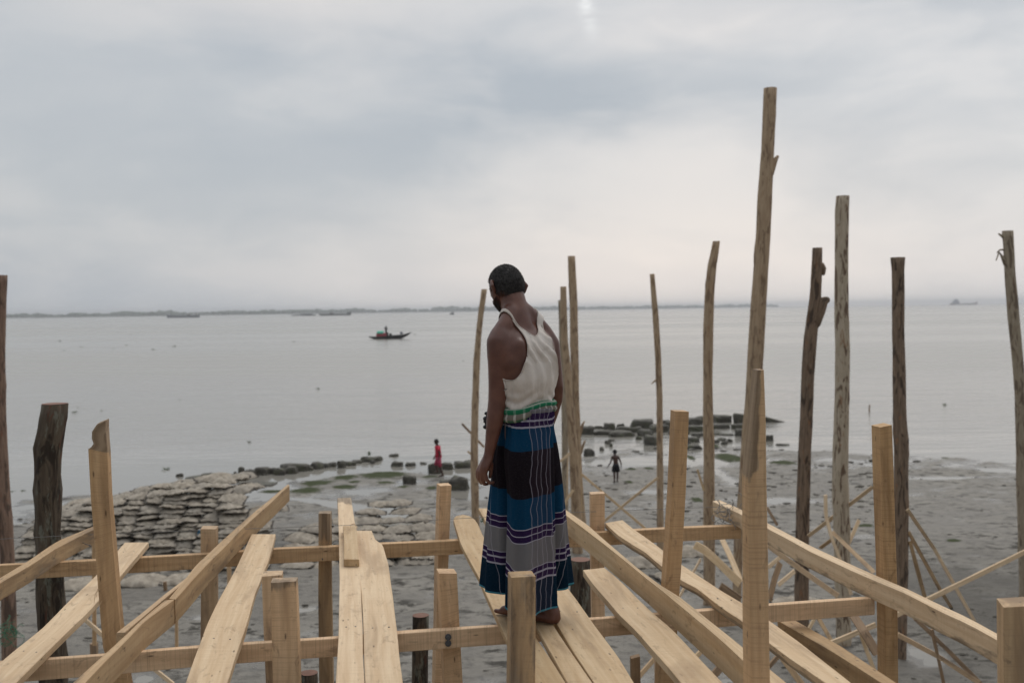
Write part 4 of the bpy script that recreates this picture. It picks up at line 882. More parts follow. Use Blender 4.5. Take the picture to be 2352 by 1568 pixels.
p = atz(1996, 944, 0)
mb = MB(); mb.sweep([(p + Vector((0, 0, -.4)), .05), (p + Vector((.03, 0, .35)), .04)], 8); tag(mb.obj('mooring_stick', M['brown'], None, False, 'grain'), 'short stick standing in the water between the pale and the flared pile', 'stick')

# ------------------------------------------------------------------ boats
def flat(name, c, r=.6): M[name] = material(name, lambda t: {'Base Color': t.mix(t.noise(t.add('ShaderNodeNewGeometry').outputs['Position'], 1.5, 3), [x * .8 for x in c], c), 'Roughness': r})
flat('boat_hull_dark', (.035, .033, .033)); flat('boat_green', (.08, .46, .32)); flat('boat_red', (.40, .06, .08)); flat('ship_grey', (.13, .14, .17)); flat('ship_dark', (.07, .075, .08)); flat('ship_light', (.42, .42, .40)); flat('ship_rust', (.16, .11, .11)); flat('ship_blue', (.10, .13, .20))
def hull(secs):
    """secs: (x, half beam, deck z, keel z)"""
    rings = []
    for x, b, zt, zk in secs:
        rings.append([Vector((x, -b, zt)), Vector((x, -b * .92, zk + (zt - zk) * .45)), Vector((x, -b * .45, zk)), Vector((x, b * .45, zk)), Vector((x, b * .92, zk + (zt - zk) * .45)), Vector((x, b, zt)), Vector((x, b * .8, zt - .05)), Vector((x, -b * .8, zt - .05))])
    mb = MB(); mb.rings(rings); return mb
def part(mb, name, mat, root): o = mb.obj(name, M[mat]); o.parent = root; return o
pb = atz(896, 778, 0)
bt = empty('wooden_boat', (pb.x, pb.y, 0), 'wooden motor boat with green and red cabin and upswept stern, heading left', 'boat')
k = pb.y / F
part(hull([(-49 * k, .05, .62, .42), (-40 * k, .6, .58, .1), (-30 * k, .95, .60, -.2), (-10 * k, 1.15, .68, -.3), (10 * k, 1.05, .85, -.3), (24 * k, .75, .92, -.1), (36 * k, .4, 1.10, .45), (49 * k, .06, 1.45, 1.28)]), 'hull', 'boat_hull_dark', bt)
mb = MB(); mb.box((-19 * k, 0, .95), 24 * k, 1.5, .75, 0, .94); part(mb, 'cabin', 'boat_red', bt)
mb = MB(); mb.rings([[Vector((x, math.cos(a) * .85, 1.25 + math.sin(a) * .58)) for a in [math.pi * q / 8 for q in range(9)]] for x in (-29 * k, -15 * k)]); part(mb, 'canopy', 'boat_green', bt)
mb = MB(); mb.box((-7 * k, 0, 1.05), 7 * k, 1.1, .9, 0, .8); mb.box((1 * k, .2, .95), 6 * k, .8, .55, 0, .8); part(mb, 'engine_box', 'boat_hull_dark', bt)
mb = MB(); mb.box((26 * k, .1, 1.3), 7 * k, .6, .5, 0, .6); part(mb, 'stern_load', 'ship_grey', bt)
# the boatman standing at the middle
pr = empty('person', (pb.x - 9 * k, pb.y, 1.3), 'tiny boatman standing on the wooden boat beside the green canopy', 'person'); mb = MB()
for s in (-1, 1): mb.sweep([(Vector((s * .1, 0, .1)), .09), (Vector((s * .1, 0, .75)), .12)], 8)
mb.sweep([(Vector((0, 0, .75)), .19), (Vector((0, 0, 1.2)), .22), (Vector((0, 0, 1.38)), .10), (Vector((0, 0, 1.55)), .12), (Vector((0, 0, 1.62)), .11)], 10)
for s in (-1, 1): mb.sweep([(Vector((s * .22, 0, 1.28)), .07), (Vector((s * .32, 0, .95)), .05), (Vector((s * .25, .15, .75)), .045)], 8)
o = mb.obj('body', M['boat_hull_dark'], None, True); o.parent = pr
def ship(px, py, wpx, dist, label, kind, flip=1):
    d = ray(px, py); x = d.x / d.y * dist; k = dist / F; L = wpx * k
    r = empty('cargo_ship', (x, dist, 0), label, 'ship', 'cargo ships on the far river'); s = flip
    if kind == 'coaster':       # loaded hull with raised bow and small wheelhouse aft
        part(hull([(-L / 2 * s, 2.5, 5.6, .5), (-L * .47 * s, 4, 5.2, -1), (-L * .40 * s, 5, 4.0, -1.5), (L * .40 * s, 5, 3.8, -1.5), (L * .47 * s, 4.5, 4.6, -1.2), (L / 2 * s, 4, 4.8, .3)]), 'hull', 'ship_grey', r)
        mb = MB(); mb.box((L * .40 * s, 0, 6.0), L * .10, 6, 3.6, 0, .9); part(mb, 'wheelhouse', 'ship_light', r)
        mb = MB(); mb.box((L * .36 * s, 0, 9), .8, .8, 3.5); mb.box((L * .43 * s, 0, 9), .8, .8, 3); part(mb, 'mast', 'ship_grey', r)
        mb = MB(); mb.box((L * .18 * s, 0, 4.6), L * .12, 4, 1.8, 0, .7); part(mb, 'cargo', 'ship_rust', r)
    elif kind == 'barge':
        part(hull([(-L / 2 * s, 2.5, 1.6, .5), (-L * .46 * s, 4, 1.9, -1), (L * .46 * s, 4.5, 2.2, -1.2), (L / 2 * s, 4, 2.0, .3)]), 'hull', 'ship_dark', r)
        mb = MB(); mb.box((L * .12 * s, 0, 2.9), L * .5, 5, 1.6, 0, .9); part(mb, 'deckhouse', 'ship_grey', r)
    elif kind == 'dredger':
        part(hull([(-L / 2 * s, 3, 3.6, .5), (-L * .46 * s, 4, 3.2, -1), (L * .36 * s, 5, 3.0, -1.2), (L * .40 * s, 5, 5.2, -1.2), (L / 2 * s, 3.5, 5.8, .5)]), 'hull', 'ship_dark', r)
        mb = MB(); mb.box((-L * .12 * s, 0, 4.1), L * .12, 5, 2.0); part(mb, 'cargo', 'ship_rust', r)
        mb = MB(); mb.box((-L * .12 * s, 0, 6), .5, .5, 4); part(mb, 'mast', 'ship_dark', r)
    elif kind == 'freighter':
        part(hull([(-L / 2, 6, 8, 1), (-L * .46, 9, 8, -2), (-L * .2, 10, 6.5, -3), (L * .35, 10, 7.5, -3), (L * .44, 8, 12, -1), (L / 2, 2, 15, 6)]), 'hull', 'ship_rust', r)
        mb = MB(); mb.box((-L * .30, 0, 14), L * .24, 16, 14, 0, .75); mb.box((-L * .29, 0, 23), L * .10, 12, 6, 0, .8); part(mb, 'superstructure', 'ship_blue', r)
        mb = MB(); mb.box((-L * .27, 0, 29), 1.2, 1.2, 8); part(mb, 'mast', 'ship_blue', r)
    return r
ship(421, 727, 74, 1750, 'long grey cargo ship off the far bank, leftmost of the ships', 'coaster')
ship(697, 725, 56, 1850, 'low dark barge, just left of the bigger low ship', 'barge')
ship(770, 724, 72, 1800, 'low dark ship with a raised end, right of the barge', 'dredger')
ship(2214, 697, 63, 4600, 'bluish freighter alone on the horizon at the right', 'freighter')
ship(1038, 718, 10, 1500, 'tiny distant boat left of the man', 'barge')

# ------------------------------------------------------------------ people
def m_skin(name, c1, c2, rough=.48):
    def b(t):
        g = t.add('ShaderNodeNewGeometry').outputs['Position']
        n = t.noise(g, 9, 4, .6); f = t.noise(g, 160, 3, .6)
        return {'Base Color': t.mix(t.mapr(n, .35, .65), c1, c2), 'Roughness': rough, 'Specular IOR Level': .45, 'Normal': t.bump(f, .12, .002)}
    return material(name, b)
M['skin'] = m_skin('brown_skin', (.100, .040, .027), (.150, .064, .043), .36)
M['skin_dark'] = m_skin('dark_wet_skin', (.055, .028, .021), (.080, .040, .030), .4)
def m_hair(t):
    g = t.add('ShaderNodeTexCoord').outputs['Object']
    n = t.noise(g, 120, 3, .7); b_ = t.noise(g, 14, 3)
    c = t.mix(t.mapr(n, .35, .7), (.022, .020, .019), (.060, .056, .053)); c = t.mix(t.mapr(b_, .5, .7, 0, .4), c, (.09, .084, .079))
    dn = t.add('ShaderNodeSeparateXYZ'); t.l.new(t.add('ShaderNodeAttribute', attribute_name='hair_cover').outputs['Vector'], dn.inputs[0])
    fade = t.mapr(t.math('ADD', dn.outputs[0], t.math('MULTIPLY', t.math('SUBTRACT', n, .5), .34)), -.02, .26)
    c = t.mix(fade, (.105, .046, .031), c)
    return {'Base Color': c, 'Roughness': .7, 'Specular IOR Level': .2, 'Normal': t.bump(n, .7, .004)}
M['hair'] = material('short_greying_hair', m_hair)
M['hair_black'] = material('black_hair', lambda t: {'Base Color': (.012, .011, .011), 'Roughness': .7})
M['eye'] = material('eye_white', lambda t: {'Base Color': (.6, .58, .55), 'Roughness': .25})

import numpy as np
def remeshed(mb, name, voxel, smooth=6, weight=None):
    o = mb.obj(name, None)
    m = o.modifiers.new('r', 'REMESH'); m.mode = 'VOXEL'; m.voxel_size = voxel; m.adaptivity = 0
    s = o.modifiers.new('s', 'SMOOTH'); s.iterations = 3 if weight else smooth; s.factor = .5
    bpy.context.view_layer.update()
    me = bpy.data.meshes.new_from_object(o.evaluated_get(bpy.context.evaluated_depsgraph_get()))
    old = o.data; o.modifiers.clear(); o.data = me; bpy.data.meshes.remove(old); me.name = name
    if weight:          # relax the broad forms of the body further, leaving hands, feet and face crisp
        n = len(me.vertices); co = np.empty(n * 3); me.vertices.foreach_get('co', co); co = co.reshape(n, 3)
        ed = np.empty(len(me.edges) * 2, dtype=np.int64); me.edges.foreach_get('vertices', ed); ed = ed.reshape(-1, 2)
        w = np.array([weight(Vector(c)) for c in co])[:, None]; deg = np.bincount(ed.ravel(), minlength=n)[:, None]
        for _ in range(smooth):
            acc = np.zeros_like(co); np.add.at(acc, ed[:, 0], co[ed[:, 1]]); np.add.at(acc, ed[:, 1], co[ed[:, 0]])
            co = co + (acc / np.maximum(deg, 1) - co) * w * .6
        me.vertices.foreach_set('co', co.ravel()); me.update()
    me.polygons.foreach_set('use_smooth', [True] * len(me.polygons))
    return o
def head_point(d, s=1.0, off=0.0):
    """surface of a head for unit direction d (x right, y face, z up); metres"""
    x, y, z = d
    p = Vector((x * .079, y * .096, z * .109))
    if z < 0:
        t_ = -z
        p.x *= 1 - (.30 if y > 0 else .14) * t_ ** 1.6
        if y > 0: p.z *= 1 + .34 * min(1, y * 1.6) * t_; p.y *= 1 + .02 * t_
        else: p.z *= 1 - .10 * min(1, -y * 1.4); p.y *= 1 - .16 * t_
    def g(ax, az_, sx, sz): return math.exp(-((x - ax) / sx) ** 2 - ((z - az_) / sz) ** 2) if y > 0 else 0
    p.y += .022 * g(0, -.28, .11, .13) + .010 * g(0, -.12, .09, .16) + .006 * g(0, .16, .5, .10) + .006 * g(0, -.52, .22, .06) + .008 * g(0, -.85, .25, .12)
    p.y -= .009 * (g(.36, -.02, .14, .10) + g(-.36, -.02, .14, .10)) + .004 * g(0, -.60, .25, .03)
    n = Vector((x / .076, y / .098, z / .11)).normalized()
    return (p + n * off) * s
def sphere_dirs(nu, nv):
    D = [[Vector((math.sin(math.pi * i / nv) * math.cos(2 * math.pi * j / nu), math.sin(math.pi * i / nv) * math.sin(2 * math.pi * j / nu), math.cos(math.pi * i / nv))) for j in range(nu)] for i in range(1, nv)]
    return D
def add_head(mb, C, Rm, s=1.0, nu=48, nv=36):
    mb.rings([[C + Rm @ head_point(d, s) for d in row] for row in sphere_dirs(nu, nv)][::-1])
    for sx in (-1, 1):      # ears
        a = [C + Rm @ (Vector((sx * .074, -.008, z)) * s) for z in (.020, -.004, -.030)]
        b = [C + Rm @ (Vector((sx * .095, -.022, z)) * s) for z in (.026, -.002, -.034)]
        mb.sweep([(a[0], .010 * s), (b[0].lerp(a[0], .2), .011 * s), (b[1], .010 * s), (a[2], .009 * s)], 8)
        mb.sweep([(b[0].lerp(a[0], .1), .008 * s), (b[1] + Rm @ Vector((sx * .004, -.012, 0)) * s, .009 * s), (b[2].lerp(a[2], .4), .008 * s)], 8)
def head_shell(C, Rm, s, fn, mat, name, root, strands=0, slen=.008, seed=1, nu=72, nv=54):
    """hair: the part of the head where fn(d) > 0, raised off the skin and fading to the border, plus short strands"""
    mb = MB(); rows = sphere_dirs(nu, nv); idx = {}
    def vid(i, j, layer):
        k = (i, j % nu, layer)
        if k not in idx:
            d = rows[i][j % nu]; f = max(0, min(1, fn(d) * 5)); idx[k] = len(mb.v)
            o = (.0012 + .0045 * f + .0010 * noise.noise(d * 14)) if layer == 0 else -.004
            mb.v.append(C + Rm @ head_point(d, s, o * 1.0)); mb.a.append((fn(d), 0, 0))
        return idx[k]
    cells = {(i, j) for i in range(len(rows) - 1) for j in range(nu) if fn((rows[i][j] + rows[i + 1][(j + 1) % nu]).normalized()) > 0}
    for i, j in cells:
        mb.f.append((vid(i, j, 0), vid(i + 1, j, 0), vid(i + 1, j + 1, 0), vid(i, j + 1, 0)))
        mb.f.append((vid(i, j, 1), vid(i, j + 1, 1), vid(i + 1, j + 1, 1), vid(i + 1, j, 1)))
        for (di, dj, a, b) in ((-1, 0, (i, j), (i, j + 1)), (1, 0, (i + 1, j + 1), (i + 1, j)), (0, -1, (i + 1, j), (i, j)), (0, 1, (i, j + 1), (i + 1, j + 1))):
            if (i + di, (j + dj) % nu) not in cells:
                mb.f.append((vid(*a, 0), vid(*b, 0), vid(*b, 1), vid(*a, 1)))
    if (0, 0) in cells:
        mb.f.append(tuple(vid(0, j, 0) for j in range(nu)))
    rg = random.Random(seed)
    k = 0
    while k < strands:
        d = Vector((rg.gauss(0, 1), rg.gauss(0, 1), rg.gauss(0, 1))).normalized()
        if fn(d) < .02: continue
        k += 1
        b = C + Rm @ head_point(d, s, .004); n = (Rm @ Vector((d.x, d.y, d.z + .1))).normalized(); L = slen * rg.uniform(.6, 1.5) * s
        tp = b + (n + Vector((rg.uniform(-.5, .5), rg.uniform(-.5, .5), rg.uniform(-.5, .3)))).normalized() * L
        u = n.orthogonal().normalized() * .0011; w = n.cross(u).normalized() * .0011
        q = len(mb.v); mb.v += [b + u + w, b - u + w, b - w, tp]; mb.a += [(fn(d), 0, 0)] * 4
        mb.f += [(q, q + 1, q + 3), (q + 1, q + 2, q + 3), (q + 2, q, q + 3)]
    o = mb.obj(name, mat, None, True, 'hair_cover'); adopt(o, root); return o
def add_hand(mb, wrist, down, side, nrm, s=1.0, curl=.5, thumb=1):
    """relaxed hand: down = along the fingers, side = towards the thumb, nrm = palm direction"""
    down, side, nrm = down.normalized(), side.normalized(), nrm.normalized()
    for q in range(4):
        o = (q - 1.5) * .0185 * s
        k = wrist + down * (.080 - .004 * abs(q - 1)) * s + side * (-o) 
        mb.sweep([(wrist + side * (-o * .55) + down * .004, .0150 * s), (wrist.lerp(k, .6), .0145 * s), (k, .0118 * s)], 8)
        L = [.036, .040, .037, .029][q] * s; p = k; a = .35 * curl; pts = [(k, .0100 * s)]
        for seg, l in enumerate((L, L * .68, L * .52)):
            p = p + (down * math.cos(a) + nrm * math.sin(a)) * l; pts.append((p, (.0092 - .0009 * seg) * s)); a += (.75 + .25 * seg) * curl
        mb.sweep(pts, 8)
    t0 = wrist + side * .018 * s + down * .018 * s
    t1 = t0 + (down * .75 + side * .62 + nrm * .30).normalized() * .040 * s; t2 = t1 + (down * .9 + side * .18 + nrm * .4).normalized() * .030 * s; t3 = t2 + (down * .92 + nrm * .42).normalized() * .022 * s
    mb.sweep([(t0, .014 * s), (t1, .0115 * s), (t2, .0098 * s), (t3, .0082 * s)], 8)
def add_foot(mb, ankle, fwd, s=1.0, ground=0.0):
    """ankle joint position; fwd = unit direction of the toes; sole at z = ground"""
    fwd = Vector((fwd[0], fwd[1], 0)).normalized(); lat = Vector((fwd.y, -fwd.x, 0)); g = ground
    A = Vector((ankle.x, ankle.y, g))
    mb.sweep([(ankle + Vector((0, 0, .03 * s)), .036 * s), (A - fwd * .025 * s + Vector((0, 0, .048 * s)), .036 * s), (A - fwd * .035 * s + Vector((0, 0, .031 * s)), .031 * s)], 12)
    for o, w in ((-.020, .026), (.018, .023)):
        mb.sweep([(A - fwd * .03 * s + Vector((0, 0, .029 * s)) + lat * o * .5 * s, .029 * s), (A + fwd * .06 * s + lat * o * s + Vector((0, 0, .034 * s)), .030 * s), (A + fwd * .14 * s + lat * o * 1.3 * s + Vector((0, 0, .022 * s)), .022 * s)], 10)
    mb.sweep([(ankle + Vector((0, 0, .01 * s)), .034 * s), (A + fwd * .06 * s + Vector((0, 0, .050 * s)), .030 * s), (A + fwd * .12 * s + Vector((0, 0, .028 * s)), .024 * s)], 10)
    for q in range(5):
        o = (-.036 + .019 * q) * s; l = (.052 - .006 * q) * s; b = A + fwd * (.150 - .007 * q) * s + lat * o + Vector((0, 0, .014 * s))
        mb.sweep([(b - fwd * .02 * s, .012 * s), (b, (.0125 if q == 0 else .0095) * s), (b + fwd * l * .6, (.0115 if q == 0 else .0085) * s)], 8)

# ---- the man
ZP = CAMZ - 1.442
MO = Vector(((1209 - 1176) / F * 4.55, 4.55, ZP)); PSI = R(38)
RX = Vector((math.cos(PSI), math.sin(PSI), 0)); FY = Vector((-math.sin(PSI), math.cos(PSI), 0)); UZ = Vector((0, 0, 1))
def ml(x, y, z): return MO + RX * x + FY * y + UZ * z
man = empty('person', MO, 'barefoot man in white tank top and blue checked sarong standing on the planks, back turned', 'person')
TOR = [(.76, 0, .110, .088), (.86, 0, .118, .092), (.96, 0, .113, .088), (1.04, 0, .116, .089), (1.12, .0, .131, .095), (1.20, .004, .150, .103), (1.27, .012, .152, .100), (1.315, .024, .140, .088), (1.35, .036, .105, .068), (1.38, .048, .062, .048), (1.395, .055, .040, .038)]
def torso(z):
    for a, b in zip(TOR, TOR[1:]):
        if a[0] <= z <= b[0]:
            u = (z - a[0]) / (b[0] - a[0]); u = u * u * (3 - 2 * u) if False else u
            return [a[k] + (b[k] - a[k]) * u for k in (1, 2, 3)]
    return list(TOR[0][1:]) if z < TOR[0][0] else list(TOR[-1][1:])
mb = MB()
rings = []
for i in range(34):
    z = TOR[0][0] + (TOR[-1][0] - TOR[0][0]) * i / 33; f, a, b = torso(z)
    r = []
    for k in range(40):
        th = 2 * math.pi * k / 40; c_, s_ = math.cos(th), math.sin(th)
        q = abs(c_) ** 2.4 + abs(s_) ** 2.4; q = q ** (-1 / 2.4)
        bb = b * (1 - .07 * math.exp(-(c_ / .16) ** 2) * (1 if s_ < 0 else 0))       # spine furrow
        r.append(ml(c_ * q * a, f + s_ * q * bb, z))
    rings.append(r)
mb.rings(rings)
HS = .95; HC = ml(-.004, .138, 1.545); HM = Matrix.Rotation(PSI - R(6), 3, 'Z') @ Matrix.Rotation(R(-21), 3, 'X')
mb.sweep([(ml(0, .040, 1.34), .070), (ml(0, .062, 1.40), .065), (ml(0, .088, 1.46), .062), (ml(0, .112, 1.52), .060)], 16)
add_head(mb, HC, HM, HS)
for s in (-1, 1):
    mb.sweep([(ml(s * .138, .03, 1.335), .036), (ml(s * .088, .035, 1.376), .042), (ml(s * .042, .055, 1.435), .040)], 12)     # trapezius
    mb.sweep([(ml(s * .080, -.052, 1.280), .036), (ml(s * .072, -.060, 1.20), .034), (ml(s * .066, -.054, 1.13), .022)], 12)       # shoulder blade
YA = 4.475
la = lambda px, py, dY=0: aty(px, py, YA + dY)
mb.sweep([(ml(-.112, .035, 1.340), .043), (ml(-.126, .030, 1.325), .051), (la(1143, 785), .053), (la(1144, 812), .0520), (la(1144, 840), .0475), (la(1143, 890), .043), (la(1141, 922), .041), (la(1139, 948), .0425), (la(1136, 972), .0405), (la(1130, 1006), .0325), (la(1124, 1038), .0245), (la(1121.5, 1050), .0235)], 18)
# left hand, loosely closed
wr = la(1121, 1051)
for q, (kx, ky, dd) in enumerate(((1098, 1081, .016), (1102, 1085, .004), (1107.5, 1087, -.008), (1114, 1086, -.016))):
    mb.sweep([(wr + Vector(((q - 1.5) * .006, dd * .5, 0)), .0165), (la(1121 + (kx - 1121) * .6, 1051 + (ky - 1051) * .6, dd), .0165), (la(kx, ky, dd), .0118)], 9)
mb.sweep([(wr, .022), (la(1115, 1066), .024), (la(1110, 1078), .021)], 10)
for pts in (((1098, 1081, .016), (1097, 1094, .022), (1100, 1104, .030), (1106, 1106, .034)), ((1102, 1085, .004), (1101, 1099, .010), (1105, 1109, .018), (1112, 1109, .024)), ((1107.5, 1087, -.008), (1108, 1102, -.004), (1113, 1112, .004), (1120, 1111, .012)), ((1114, 1086, -.016), (1118, 1101, -.014), (1125, 1109, -.008), (1133, 1107.5, -.002))):
    mb.sweep([(la(*p), r) for p, r in zip(pts, (.0108, .0100, .0092, .0082))], 9)
mb.sweep([(la(1123, 1056, -.004), .0150), (la(1128, 1068, .006), .0125), (la(1127.5, 1083, .012), .0105), (la(1125, 1095, .014), .0090)], 9)
# right arm, mostly hidden behind the body
YB = 4.55 + .12
ra = lambda px, py, dY=0: aty(px, py, YB + dY)
mb.sweep([(ml(.112, .035, 1.340), .043), (ml(.128, .035, 1.325), .050), (ra(1263, 790), .0490), (ra(1270, 845), .044), (ra(1276, 888), .040), (ra(1275, 915, .03), .039), (ra(1267, 950, .09), .033), (ra(1258, 985, .14), .025)], 16)
add_hand(mb, ra(1257, 990, .145), Vector((-.1, .35, -1)), FY, -RX, 1.0, .8)
# legs and feet
footR = Vector((-.80, .60, 0))
aR = aty(1259, 1392, 4.545); aR.z = ZP + .075; aL = aty(1222, 1395, 4.62); aL.z = ZP + .075
mb.sweep([(ml(.055, 0, .80), .060), (ml(.055, .0, .62), .055), (ml(.065, .0, .44), .048), (ml(.075, -.02, .32), .048), (aR + UZ * .10, .036), (aR, .033)], 14)
mb.sweep([(ml(-.055, 0, .80), .060), (ml(-.05, .02, .62), .055), (ml(-.03, .04, .44), .048), (ml(-.01, .04, .32), .048), (aL + UZ * .10, .036), (aL, .033)], 14)
add_foot(mb, aR, footR, 1.0, ZP); add_foot(mb, aL, FY * .9 - RX * .3, 1.0, ZP)
hand_c = la(1112, 1085); neck_z = MO.z + 1.44
body = remeshed(mb, 'body', .0042, 34, lambda c: .04 if ((c - hand_c).length < .085 or c.z > neck_z + .05 or c.z < MO.z + .12) else (.5 if (c - hand_c).length < .13 else 1.0)); body.data.materials.append(M['skin']); adopt(body, man)
BV = BVHTree.FromPolygons([v.co for v in body.data.vertices], [tuple(p.vertices) for p in body.data.polygons])
def hair_fn(d):      # > 0 on the scalp
    q = max(0, min(1, (abs(d.x) - .35) / .5)); nape = -.84 + .30 * q * q * (3 - 2 * q)
    if d.y < -.15: return d.z - nape
    edge = (-.12 if d.y < .25 else .42) if abs(d.x) > .55 else .46
    if abs(d.x) > .85 and d.y < .12: return d.z - .10
    return d.z - edge if d.y > .0 else d.z - (-.50 + (d.y + .15) * 2.6 if abs(d.x) < .8 else -.05)
head_shell(HC, HM, HS, hair_fn, M['hair'], 'hair', man, 5200, .0065, 3)
head_shell(HC, HM, HS, lambda d: min(-.40 - d.z, d.y + .0, .2) if not (abs(d.x) < .22 and -.62 < d.z < -.40) else -1, M['hair'], 'beard', man, 3600, .007, 4)
for s in (-1, 1):
    em = MB(); c = HC + HM @ Vector((s * .030, .083, -.004)); em.sweep([(c, .010), (c + HM @ Vector((0, .002, 0)), .010)], 10); adopt(em.obj('eye', M['eye'], None, True), man)

# ---- tank top, laid over the body by rays from inside the chest
SC = ml(0, .01, 1.20)
def shirt_pt(u, v, off):
    r = math.hypot(u, v); th = math.atan2(v, u); h = (RX * math.cos(th) + FY * math.sin(th))
    if r <= 1: el_ = R(90 * (1 - r)); o = SC; d = h * math.cos(el_) + UZ * math.sin(el_)
    else: o = SC - UZ * (r - 1) * .50; d = h
    hit = BV.ray_cast(o, d, .6)
    if hit[0] is None: p = o + d * .12; nn = d
    else: p = hit[0]; nn = hit[1]
    if r > .95:        # do not follow the arms
        z = min(max(p.z - MO.z, .9), 1.40); f, a, b = torso(z)
        c_, s_ = math.cos(th), math.sin(th); q = (abs(c_ / a) ** 2.4 + abs(s_ / b) ** 2.4) ** (-1 / 2.4)
        ref = MO + UZ * (p.z - MO.z) + FY * f + h * (q + .004)
        if (p - o).length > (ref - o).length + .012: p = ref
    loose = .5 + .5 * math.sin(7 * th + 5 * r + 2 * noise.noise(Vector((u * 2, v * 2, 1))))
    wr_ = .0032 * noise.noise(Vector((u * 9, v * 9, 4))) + .0045 * loose * min(1, max(0, r - .5) * 2)
    # horizontal bunching just above the waist, long pull folds from the right shoulder
    wr_ += .006 * math.sin((r + .06 * math.sin(3 * th)) * 62) * max(0, min(1, (r - 1.22) * 7)) + .009 * math.sin(13 * th + 8 * (1 - r) + 2 * math.sin(4 * r)) * math.exp(-((r - .85) / .34) ** 2)
    wr_ += .010 * math.exp(-((r - 1.14) / .12) ** 2) * (1 - abs(math.cos(th)) ** 2) + .010 * noise.noise(Vector((math.cos(th) * 2.6, math.sin(th) * 2.6, r * 2.2))) * min(1, max(0, r - .6) * 3) * (1 - .85 * abs(math.cos(th)) ** 3)
    return p + d * (off + max(-.002, wr_))
RMAX = 1.46
holes = [(.0, .06, .215, .40), (-.68, -.10, .44, .66), (.73, -.10, .42, .60)]
def infl(u, v):
    for q, (a, b, c, d) in enumerate(holes):
        if ((u - a) / c) ** 2 + ((v - b) / d) ** 2 < 1: return q
    return -1
mb = MB(); NR, NTH = 110, 200; grid = {}
cells = []
for i in range(8, NR):
    for j in range(NTH):
        r = RMAX * (i + .5) / NR; th = 2 * math.pi * (j + .5) / NTH
        if infl(r * math.cos(th), r * math.sin(th)) < 0: cells.append((i, j))
cs = set(cells); 
def sv(i, j):
    k = (i, j % NTH)
    if k not in grid:
        r = RMAX * i / NR; th = 2 * math.pi * k[1] / NTH; u, v = r * math.cos(th), r * math.sin(th)
        around = [(i - 1, (j - 1) % NTH), (i - 1, j % NTH), (i, (j - 1) % NTH), (i, j % NTH)]
        if any(c not in cs for c in around) and i < NR:
            best = min(holes, key=lambda h: abs(math.sqrt(((u - h[0]) / h[2]) ** 2 + ((v - h[1]) / h[3]) ** 2) - 1))
            m = math.sqrt(((u - best[0]) / best[2]) ** 2 + ((v - best[1]) / best[3]) ** 2)
            if m > .3: u, v = best[0] + (u - best[0]) / m, best[1] + (v - best[1]) / m
        edge = 0
        grid[k] = len(mb.v); mb.v.append(shirt_pt(u, v, .0055)); mb.a.append((u, v, 0))
    return grid[k]
for i, j in cells: mb.f.append((sv(i, j), sv(i + 1, j), sv(i + 1, j + 1), sv(i, j + 1)))
def m_shirt(t):
    g = t.add('ShaderNodeNewGeometry').outputs['Position']
    n = t.noise(g, 7, 4, .6); f = t.noise(t.mapping(g, (30, 30, 12)), 1.0, 3, .6); rib = t.noise(g, 700, 2)
    c = t.mix(t.mapr(n, .35, .7), (.66, .61, .56), (.50, .44, .385))
    return {'Base Color': c, 'Roughness': .85, 'Specular IOR Level': .15, 'Normal': t.bump(t.math('ADD', f, t.math('MULTIPLY', rib, .3)), .35, .006)}
M['shirt'] = material('worn_white_cotton', m_shirt)
M['hem'] = material('shirt_hem_cotton', lambda t: {'Base Color': (.50, .44, .39), 'Roughness': .9})
sh = mb.obj('tank_top', M['shirt'], None, True); adopt(sh, man)
sm = sh.modifiers.new('thick', 'SOLIDIFY'); sm.thickness = .0025; sm.offset = 1
for hname, (a, b, c, d) in zip(('neck_hem', 'armhole_hem', 'armhole_hem'), holes):
    pts = [shirt_pt(a + c * 1.012 * math.cos(q), b + d * 1.012 * math.sin(q), .0075) for q in [2 * math.pi * k / 90 for k in range(90)]]
    pts = [p for p in pts if True]
    # smooth the loop so that the hem runs evenly
    for _ in range(4): pts = [(pts[k - 1] + pts[k] * 2 + pts[(k + 1) % len(pts)]) / 4 for k in range(len(pts))]
    hb = MB(); n_ = len(pts); rr = []
    for k in range(n_):
        dd = (pts[(k + 1) % n_] - pts[k - 1]).normalized(); x = dd.cross(UZ if abs(dd.z) < .9 else RX).normalized(); y = x.cross(dd)
        rr.append([pts[k] + (x * math.cos(q) + y * math.sin(q)) * .0030 for q in [math.pi * 2 * m / 6 for m in range(6)]])
    hb.rings(rr + [rr[0]], False); ho = hb.obj(hname, M['hem'], None, True); ho.parent = sh; ho.matrix_parent_inverse = Matrix.Identity(4)

# ---- rolled checked scarf round the waist
def around(th, z, extra):
    f, a, b = torso(z); c_, s_ = math.cos(th), math.sin(th); q = (abs(c_ / a) ** 2.4 + abs(s_ / b) ** 2.4) ** (-1 / 2.4)
    return MO + FY * f + UZ * z + (RX * c_ + FY * s_) * (q + extra)
mb = MB(); rings = []; at = []; NT_ = 120
for k in range(NT_):
    th = 2 * math.pi * k / NT_; world = RX * math.cos(th) + FY * math.sin(th)
    tilt = .020 * world.x / 1.0 + .006 * math.sin(3 * th) ; ring = []
    prof = [(-.032, .010), (-.026, .024), (-.012, .030), (.0, .024), (.004, .023), (.012, .028), (.022, .023), (.030, .008), (.02, -.004), (-.02, -.004)]
    for m, (zz, ex) in enumerate(prof):
        ring.append(around(th, .985 + tilt + zz * (1.0 + .15 * math.sin(2 * th + 1)), ex + .002 * noise.noise(Vector((k * .3, m * .7, 1))))); at.append((th * .14, zz, 0))
    rings.append(ring)
mb.rings(rings + [rings[0]], False, at + at[:10])
